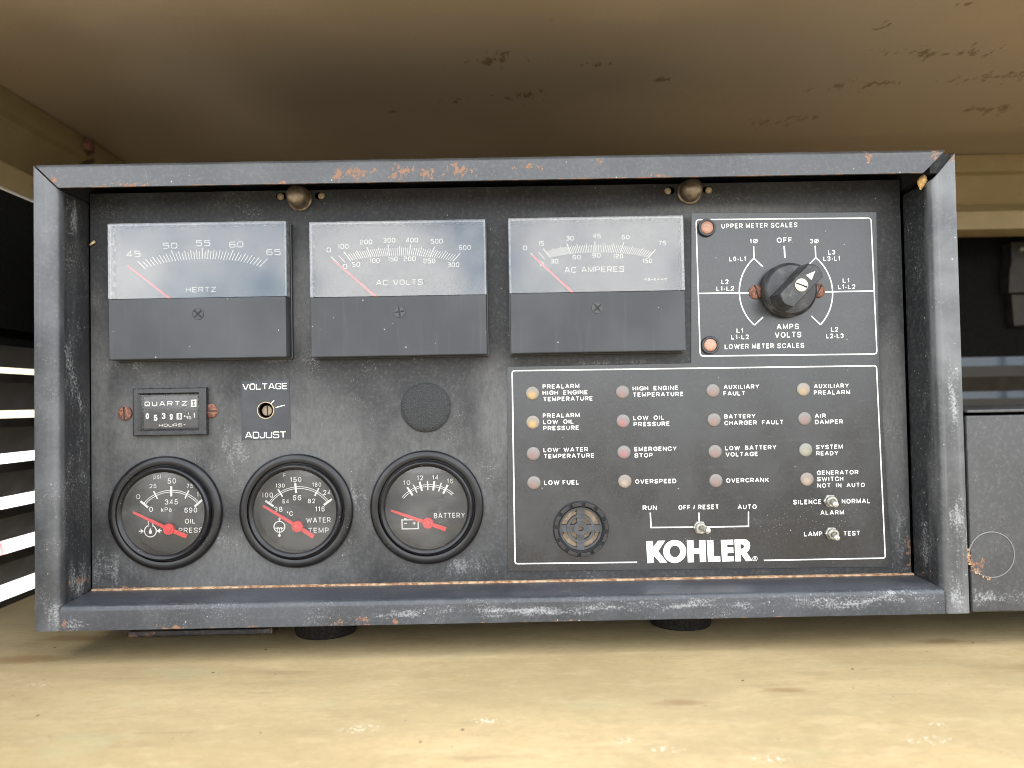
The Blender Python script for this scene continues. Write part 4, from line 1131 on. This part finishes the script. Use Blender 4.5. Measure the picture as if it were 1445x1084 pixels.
meter('right panel meter, ampere scale with needle at zero', M3, ((716.5, 309), (964.5, 303), (968, 494), (721.5, 500.5)), (415, 408), (640, 752),
      seg([(0, -45, 2), (15, -37, 15), (30, -21, 15), (45, 0, 15), (60, 21.5, 15), (75, 42.5, 0)]),
      [('0', 171, 198, 331, 29), ('15', 270, 305, 302, 29), ('30', 446, 496, 269, 29), ('45', 617, 667, 255, 29), ('60', 801, 851, 262, 29), ('75', 1035, 1084, 300, 29),
       ('0', 279, 303, 432, 29), ('30', 347, 397, 416, 29), ('60', 488, 540, 390, 29), ('90', 614, 666, 378, 29), ('120', 748, 810, 384, 29), ('150', 935, 995, 413, 29)],
      [('AC AMPERES', 437, 817, 475, 36)], ((227, 360), (488, 600)), small=('FS=5AAC', 947, 1091, 525, 14), scr=(843, 434.5), scr_ang=40)

# ------------------------------------------------------------------ three round gauges
YG = YP + .0060       # dial
def gauge(i, label, ctr, Rd, arc_a, ticks, texts, needle, icon):
    Z = G[i]; cx_, cz_ = GC[i]
    rf_ = .0326
    o = MB().lathe([(rf_, 0), (rf_, .0014), (rf_ - .0007, .0024), (rf_ - .0018, .0029), (.0290, .0030), (.0279, .0026), (.0274, .0016), (.0271, .0016), (.0269, .0040), (.0264, .0050), (.0256, .0054), (.0246, .0051), (.0238, .0042), (.0234, .0034)], 80, 0, 0, 0, close=False).build('round_gauge', M['bezel'], CP, loc=(cx_, YP, cz_), smooth=40, label=label)
    MB().lathe([(.0240, .0034), (.0240, -.0062)], 64, cx_, cz_, YP, close=False).build('inner_wall', M['plastic'], o, smooth=True)
    MB().lathe([(.0250, 0), (.001, 0)], 48, cx_, cz_, YG).build('dial_plate', M['dial_gauge'], o)
    MB().lathe([(.0236, .0034), (.0236, .0038), (.012, .0044), (.0006, .0046)], 64, cx_, cz_, YP).build('glass', M['glass_gauge'], o, smooth=50)
    Y = YG - .00015; pz = (Y + .3998) / FPX / 6.378
    c = Vector(Z(*ctr, Y))
    m = MB()
    for r_ in (Rd - 8, Rd + 8):
        stroke(m, [(c.x + r_ * pz * math.sin(R(arc_a[0] + (arc_a[1] - arc_a[0]) * k / 40)), c.y + r_ * pz * math.cos(R(arc_a[0] + (arc_a[1] - arc_a[0]) * k / 40))) for k in range(41)], 5.5 * pz, Y)
    for k, (a, lo, hi, wd) in enumerate(ticks):
        d = Vector((math.sin(R(a)), math.cos(R(a))))
        stroke(m, [tuple(c + d * lo * pz), tuple(c + d * hi * pz)], wd * pz, Y - 3e-5 - k * 2e-6)
    m.build('scale_marks', M['print'], o)
    m = MB()
    for r_ in texts: put(m, bf_text, Z, Y, *r_, sw=.135)
    m.build('numerals', M['print'], o)
    m = MB()
    for k, (pts, wd, cl) in enumerate(icon):
        if wd: stroke(m, [Z(*q, Y) for q in pts], wd * pz, Y - k * 3e-6, cl)
        else:
            v, f = fill2d([[Z(*q, Y) for q in pts]]); m.add([(x, Y - k * 3e-6, z) for x, y, z in v], f)
    m.build('dial_symbol', M['print'], o)
    yn = YG - .0036
    h = Vector(Z(*needle[0], yn)); tip = Vector(Z(*needle[1], yn)); tail = Vector(Z(*needle[2], yn)); 
    d = (tip - tail).normalized(); nn = Vector((-d.y, d.x))
    m = MB().prism([tuple(tip - nn * .0006), tuple(tip + nn * .0006), tuple(h + nn * .0011), tuple(tail + nn * .00125), tuple(tail - nn * .00125), tuple(h - nn * .0011)], yn, yn + .0005)
    nd = m.build('needle', M['red'], o)
    MB().lathe([(.0033, -.0015), (.0033, .0002), (.0030, .0006), (.0019, .0006), (.0017, .0009), (.0008, .0011), (.0002, .0010)], 32, h.x, h.y, yn).build('hub', M['red'], o, smooth=30)
    return o
def circ_px(cx, cy, r_, n=28): return [(cx + r_ * math.cos(2 * math.pi * k / n), cy + r_ * math.sin(2 * math.pi * k / n)) for k in range(n)]
oil = [([(378, 612), (378, 652)] + [(397 + 53 * math.cos(R(a)), 698 + 53 * math.sin(R(a))) for a in range(-112, -428, -12)][:0] + [(397 + 53 * math.cos(R(a)), 698 + 53 * math.sin(R(a))) for a in range(248, -69, -12)] + [(419, 652), (419, 612)], 9, False),
       ([(397, 668), (408, 696), (413, 708), (408, 720), (397, 725), (386, 720), (381, 708), (386, 696)], 0, True),
       ([(292, 700), (320, 700)], 12, False), ([(340, 699), (306, 676), (316, 699), (306, 724)], 0, True),
       ([(498, 694), (474, 696)], 12, False), ([(452, 697), (488, 672), (478, 696), (488, 720)], 0, True)]
gauge(0, 'left round gauge for oil pressure with red needle below zero', (587, 661), 319, (-49.5, 49.5),
      [(-49.5, 273, 363, 19), (-26, 280, 358, 13), (0, 272, 364, 19), (26, 280, 358, 13), (49.5, 273, 363, 19)],
      [('psi', 425, 492, 228, 40), ('50', 552, 628, 272, 48), ('25', 389, 452, 312, 37), ('75', 722, 783, 312, 38), ('0', 268, 306, 412, 46), ('100', 815, 905, 390, 44), ('0', 385, 420, 526, 46),
       ('345', 527, 645, 460, 46), ('690', 702, 818, 534, 46), ('kPa', 493, 587, 527, 40), ('OIL', 708, 803, 632, 44), ('PRESS', 652, 870, 716, 46)],
      ((563, 682), (240, 530), (722, 748)), oil)
wat = [(circ_px(410, 692, 49), 9, True), ([(372, 702), (385, 706), (397, 700), (410, 706), (423, 700), (436, 706), (448, 701)], 9, False),
       ([(392, 704), (392, 728)], 6, False), ([(410, 704), (410, 736)], 6, False), ([(428, 704), (428, 728)], 6, False),
       ([(410, 741), (410, 764)], 7, False), (circ_px(410, 770, 13, 16), 0, True), ([(410, 644), (410, 606)], 5, False), ([(398, 612), (410, 640), (422, 612)], 4, False)]
gauge(1, 'middle round gauge for water temperature with red needle below 100', (587, 665), 323, (-54.8, 54),
      [(-54.8, 277, 366, 19), (-30.6, 285, 362, 13), (-4.7, 276, 366, 19), (30, 285, 362, 13), (54, 277, 366, 19)],
      [('F', 443, 470, 250, 38), ('150', 507, 608, 290, 46), ('130', 376, 458, 340, 36), ('180', 706, 786, 332, 38), ('240', 805, 910, 405, 44), ('100', 250, 352, 430, 46), ('54', 437, 497, 482, 38),
       ('66', 530, 607, 455, 48), ('82', 667, 732, 480, 40), ('116', 733, 817, 555, 46), ('38', 360, 438, 558, 46), ('°C', 478, 530, 593, 40), ('WATER', 652, 872, 657, 46), ('TEMP', 670, 855, 750, 48)],
      ((572, 690), (262, 503), (718, 782)), wat)
bat = [([(333, 662), (478, 660), (480, 740), (335, 743)], 10, True), ([(352, 653), (376, 653)], 14, False), ([(438, 651), (462, 651)], 14, False), ([(352, 693), (378, 692)], 8, False), ([(430, 691), (456, 690)], 8, False), ([(443, 678), (443, 704)], 8, False)]
gauge(2, 'right round gauge for battery volts with red needle below 10', (580, 665), 311, (-49, 43.5),
      [(-33, 268, 356, 18), (-23.4, 272, 350, 11), (-13.3, 270, 356, 18), (-2, 270, 352, 11), (8.2, 268, 352, 18), (18.7, 270, 352, 11), (28.4, 268, 356, 18)],
      [('10', 345, 408, 348, 42), ('12', 468, 524, 305, 42), ('14', 605, 662, 300, 42), ('16', 738, 795, 334, 42), ('BATTERY', 621, 900, 647, 46)],
      ((567, 692), (233, 577), (728, 748)), bat)

# ------------------------------------------------------------------ hour meter
HZ = Zm(170, 540, 9.633)
YH = YP - .004
P = [HZ(*q, YH) for q in ((178, 92), (1145, 80), (1150, 700), (180, 715))]
x0 = (P[0][0] + P[3][0]) / 2; x1 = (P[1][0] + P[2][0]) / 2; zt = (P[0][1] + P[1][1]) / 2; zb = (P[2][1] + P[3][1]) / 2
def rect(x0, x1, z0, z1): return [(x0, z0), (x1, z0), (x1, z1), (x0, z1)]
def ring_loft(rects):
    v = []; f = []
    for (a, b, c, d, y) in rects: v += [(a, y, c), (b, y, c), (b, y, d), (a, y, d)]
    for i in range(len(rects) - 1):
        for k in range(4): f.append((i * 4 + k, i * 4 + (k + 1) % 4, i * 4 + 4 + (k + 1) % 4, i * 4 + 4 + k))
    return v, f
e = .0006
v, f = ring_loft([(x0 - e, x1 + e, zb - e, zt + e, YP - .0002), (x0 - e, x1 + e, zb - e, zt + e, YH + .0004), (x0, x1, zb, zt, YH), (x0 + .0022, x1 - .0034, zb + .0022, zt - .0022, YH), (x0 + .0046, x1 - .0052, zb + .0038, zt - .0042, YP - .0009)])
hm = mk('hour_meter', v, f, M['gloss'], CP, label='small black hour meter with white counter digits')
YHd = YP - .0010
MB().box(x0 + .0040, x1 - .0046, YHd, YHd + .0005, zb + .0032, zt - .0036).build('dial_plate', M['dial'], hm)
YHt = YHd - .00012
m = MB(); put(m, sq_text, HZ, YHt, 'QUARTZ', 328, 908, 322, 63, sw=.17, gap=.4); put(m, sq_text, HZ, YHt, 'HOURS', 523, 838, 600, 38, sw=.16, gap=.25)
stroke(m, [HZ(858, 573, YHt), HZ(880, 573, YHt)], .0004, YHt)
hg = [[(957, 233), (1033, 230), (1033, 328), (957, 330)], [(972, 250), (1018, 248), (998, 280), (1018, 312), (972, 314), (992, 281)]]
v, f = fill2d([[HZ(*q, YHt) for q in l] for l in hg]); m.add([(x, YHt, z) for x, y, z in v], f)
m.build('lettering', M['print_cream'], hm)
# counter wheels, digits slightly out of line
wheels = [(343, 388, 497, 82, '0'), (455, 503, 520, 82, '5'), (565, 610, 495, 82, '3'), (670, 715, 505, 80, '9'), (787, 820, 492, 70, '8'), (992, 1016, 487, 74, '1')]
for a, b, bs_, cp, ch in wheels:
    c0 = HZ((a + b) / 2 - 40, bs_ + 14, YHd); c1 = HZ((a + b) / 2 + 40, bs_ - cp - 14, YHd)
    isw = ch == '8'
    wo = MB().box(min(c0[0], c1[0]) + .0002, max(c0[0], c1[0]) - .0002, YHd - .0004, YHd - .0001, min(c0[1], c1[1]) + .0002, max(c0[1], c1[1]) - .0002).build('counter_wheel', M['print'] if isw else M['plastic'], hm)
    m = MB(); put(m, bf_text, HZ, YHd - .00052, ch, a, b, bs_, cp, sw=.2); m.build('digit', M['plastic'] if isw else M['print'], hm)
m = MB(); put(m, bf_text, HZ, YHt, '1', 918, 930, 438, 32); put(m, bf_text, HZ, YHt, '10', 895, 962, 500, 38); stroke(m, [HZ(892, 457, YHt), HZ(950, 456, YHt)], .0002, YHt)
v, f = fill2d([[HZ(*q, YHt) for q in circ_px(872, 457, 11, 12)]]); m.add([(x, YHt, z) for x, y, z in v], f)
m.build('fraction_mark', M['print'], hm)
MB().box(x0 + .0030, x1 - .0040, YHd - .0016, YHd - .0012, zb + .0030, zt - .0030).build('window', M['glass_clear'], hm)
for px, py, an in ((177, 583.5, 92), (298, 580, 0)):
    xx, zz = onY(px, py, YP); bolt_screw('screw', xx, zz, YP, .0041, an, M['rust'], CP, label='rusty slotted screw beside the hour meter')

# voltage adjust label with its hole and slotted shaft
P = [VA(*q, YP) for q in ((1017, 86), (1340, 76), (1350, 478), (1018, 487))]
YV = YP - .0003
vl = plate('adjust_label', [list(reversed(P)), circ(va_c[0], va_c[1], .0044, 28)], YV, .00025, M['label'], CP, label='black voltage adjust label around a small hole')
m = MB(); put(m, sq_text, VA, YV - .0001, 'VOLTAGE', 1022, 1328, 146, 42, sw=.14, gap=.12); put(m, sq_text, VA, YV - .0001, 'ADJUST', 1040, 1320, 477, 45, sw=.14, gap=.12)
stroke(m, [VA(1213, 243, YV), VA(1237, 217, YV)], .0005, YV - .0001); stroke(m, [VA(1248, 267, YV), VA(1280, 257, YV), VA(1310, 250, YV)], .0005, YV - .0001)
m.build('lettering', M['print_cream'], vl)
MB().lathe([(.0050, 0), (.0049, .0003), (.0045, .0003), (.0044, -.002)], 32, va_c[0], va_c[1], YV, close=False).build('hole_rim', M['tan_bit'], vl, smooth=40)
sh = MB().lathe([(.0032, -.012), (.0032, .0), (.0028, .0004), (.0003, .0004)], 28, va_c[0] - .0002, va_c[1] - .0002, YP + .003).build('adjuster_shaft', M['stud'], vl, smooth=35)
MB().box(va_c[0] - .0003, va_c[0] + .0004, YP + .0025, YP + .0029, va_c[1] - .0030, va_c[1] + .0024).build('shaft_slot', M['interior'], vl)

# round blanking plug
xx, zz = onY(601, 575, YP)
MB().lathe([(.0143, 0), (.0143, .0008), (.0138, .0013), (.0110, .0016), (.0060, .0019), (.0008, .0020)], 56, xx, zz, YP).build('blanking_plug', M['plug'], CP, smooth=40, label='round textured black blanking plug')

# two domed fasteners with their side holes
for i, (s_, a_, b_) in enumerate(stud_px):
    xx, zz = onY(s_[0], s_[1], YP)
    prof = [(.0070, .0004), (.0070, .0016), (.0062, .0022), (.0058, .0060), (.0059, .0085), (.0054, .0105), (.0042, .0120), (.0024, .0128), (.0004, .0131)]
    st = MB().lathe(prof, 36, xx, zz, YP).build('domed_fastener', M['stud'], CP, smooth=45, label='dull brass domed fastener below the top rail')
    for q_ in (a_, b_):
        c = onY(q_[0], q_[1], YP); sg = 1 if q_ is b_ else -1
        MB().lathe([(.0020, 0), (.0021, .0012), (.0014, .0018), (.0003, .0019)], 14, c[0] + sg * .0009, c[1], YP + .0024).build('side_rivet', M['tan_bit'], st, smooth=50)

# ------------------------------------------------------------------ junction box at the right
xs = .2512
jb = empty('junction_box', (xs + .08, .06, ZD), 'plain dark grey metal box butted against the right side of the control panel', 'metal box')
zt = onY(1400, 578, 0)[1]; zb = -H2 + .0002
MB().box(xs, xs + .17, .0004, .14, zb, zt - .0030).build('body', M['box'], jb, bevel=.001)
MB().box(xs, xs + .17, -.0008, .142, zt - .0016, zt).build('lid', M['box'], jb, bevel=.0005)
c = onY(1400, 783, 0)
rk = .0122
MB().lathe([(rk + .0002, -.0003), (rk + .0002, .0003), (rk - .0001, .0004), (rk - .0003, .0003), (rk - .0003, -.0003)], 56, c[0], c[1], .0004, close=False).build('knockout_ring', black_paint('knockout edge', (.10, .10, .10), (.22, .22, .22), .8, .3, seed=8., rust=[(c[0] - rk * .8, 0, c[1] - rk * .4, .008, .02, .010), (c[0] - rk * .3, 0, c[1] - rk, .006, .02, .004)]), jb, smooth=40)
m = MB()
rnd = random.Random(5)
for k in range(26):
    a = R(rnd.uniform(165, 265)); rr = rk + rnd.uniform(-.0006, .0012); s_ = rnd.uniform(.0003, .0008)
    cx_, cz_ = c[0] + rr * math.cos(a), c[1] + rr * math.sin(a)
    n = 7
    m.prism([(cx_ + s_ * rnd.uniform(.6, 1.2) * math.cos(2 * math.pi * j / n), cz_ + s_ * rnd.uniform(.6, 1.2) * math.sin(2 * math.pi * j / n)) for j in range(n)], .0004 - rnd.uniform(.0002, .0005), .0006)
m.build('rust_flakes', M['bead'], jb)['kind'] = 'stuff'

# ------------------------------------------------------------------ little debris
a = Vector((*onY(1303, 247, .008),)); b = Vector((*onY(1299, 268, .008),))
prof = [(0, .0004), (.15, .0018), (.4, .0026), (.65, .0020), (.85, .0010), (1, .0003)]
v = []; f = []; n = 12
for t_, r_ in prof:
    p = a + (b - a) * t_
    for k in range(n):
        an = 2 * math.pi * k / n; v.append((p.x + r_ * math.cos(an) * 1.0, .008 + r_ * math.sin(an), p.y + .0003 * math.sin(5 * an)))
for i in range(len(prof) - 1):
    for k in range(n): f.append((i * n + k, i * n + (k + 1) % n, (i + 1) * n + (k + 1) % n, (i + 1) * n + k))
tag(mk('cocoon', v, f, M['cocoon'], smooth=True), 'small orange tan cocoon stuck in the top right inner corner', 'cocoon')
a = onY(127, 346, YP - .001); b = onY(134, 341, YP - .001)
m = MB(); tube(m, (a[0], YP - .001, a[1]), (b[0], YP - .0012, b[1]), .0006, .0008, 8)
tag(m.build('straw_bit', M['leaf'], smooth=True), 'tiny pale straw bit beside the left meter', 'straw')
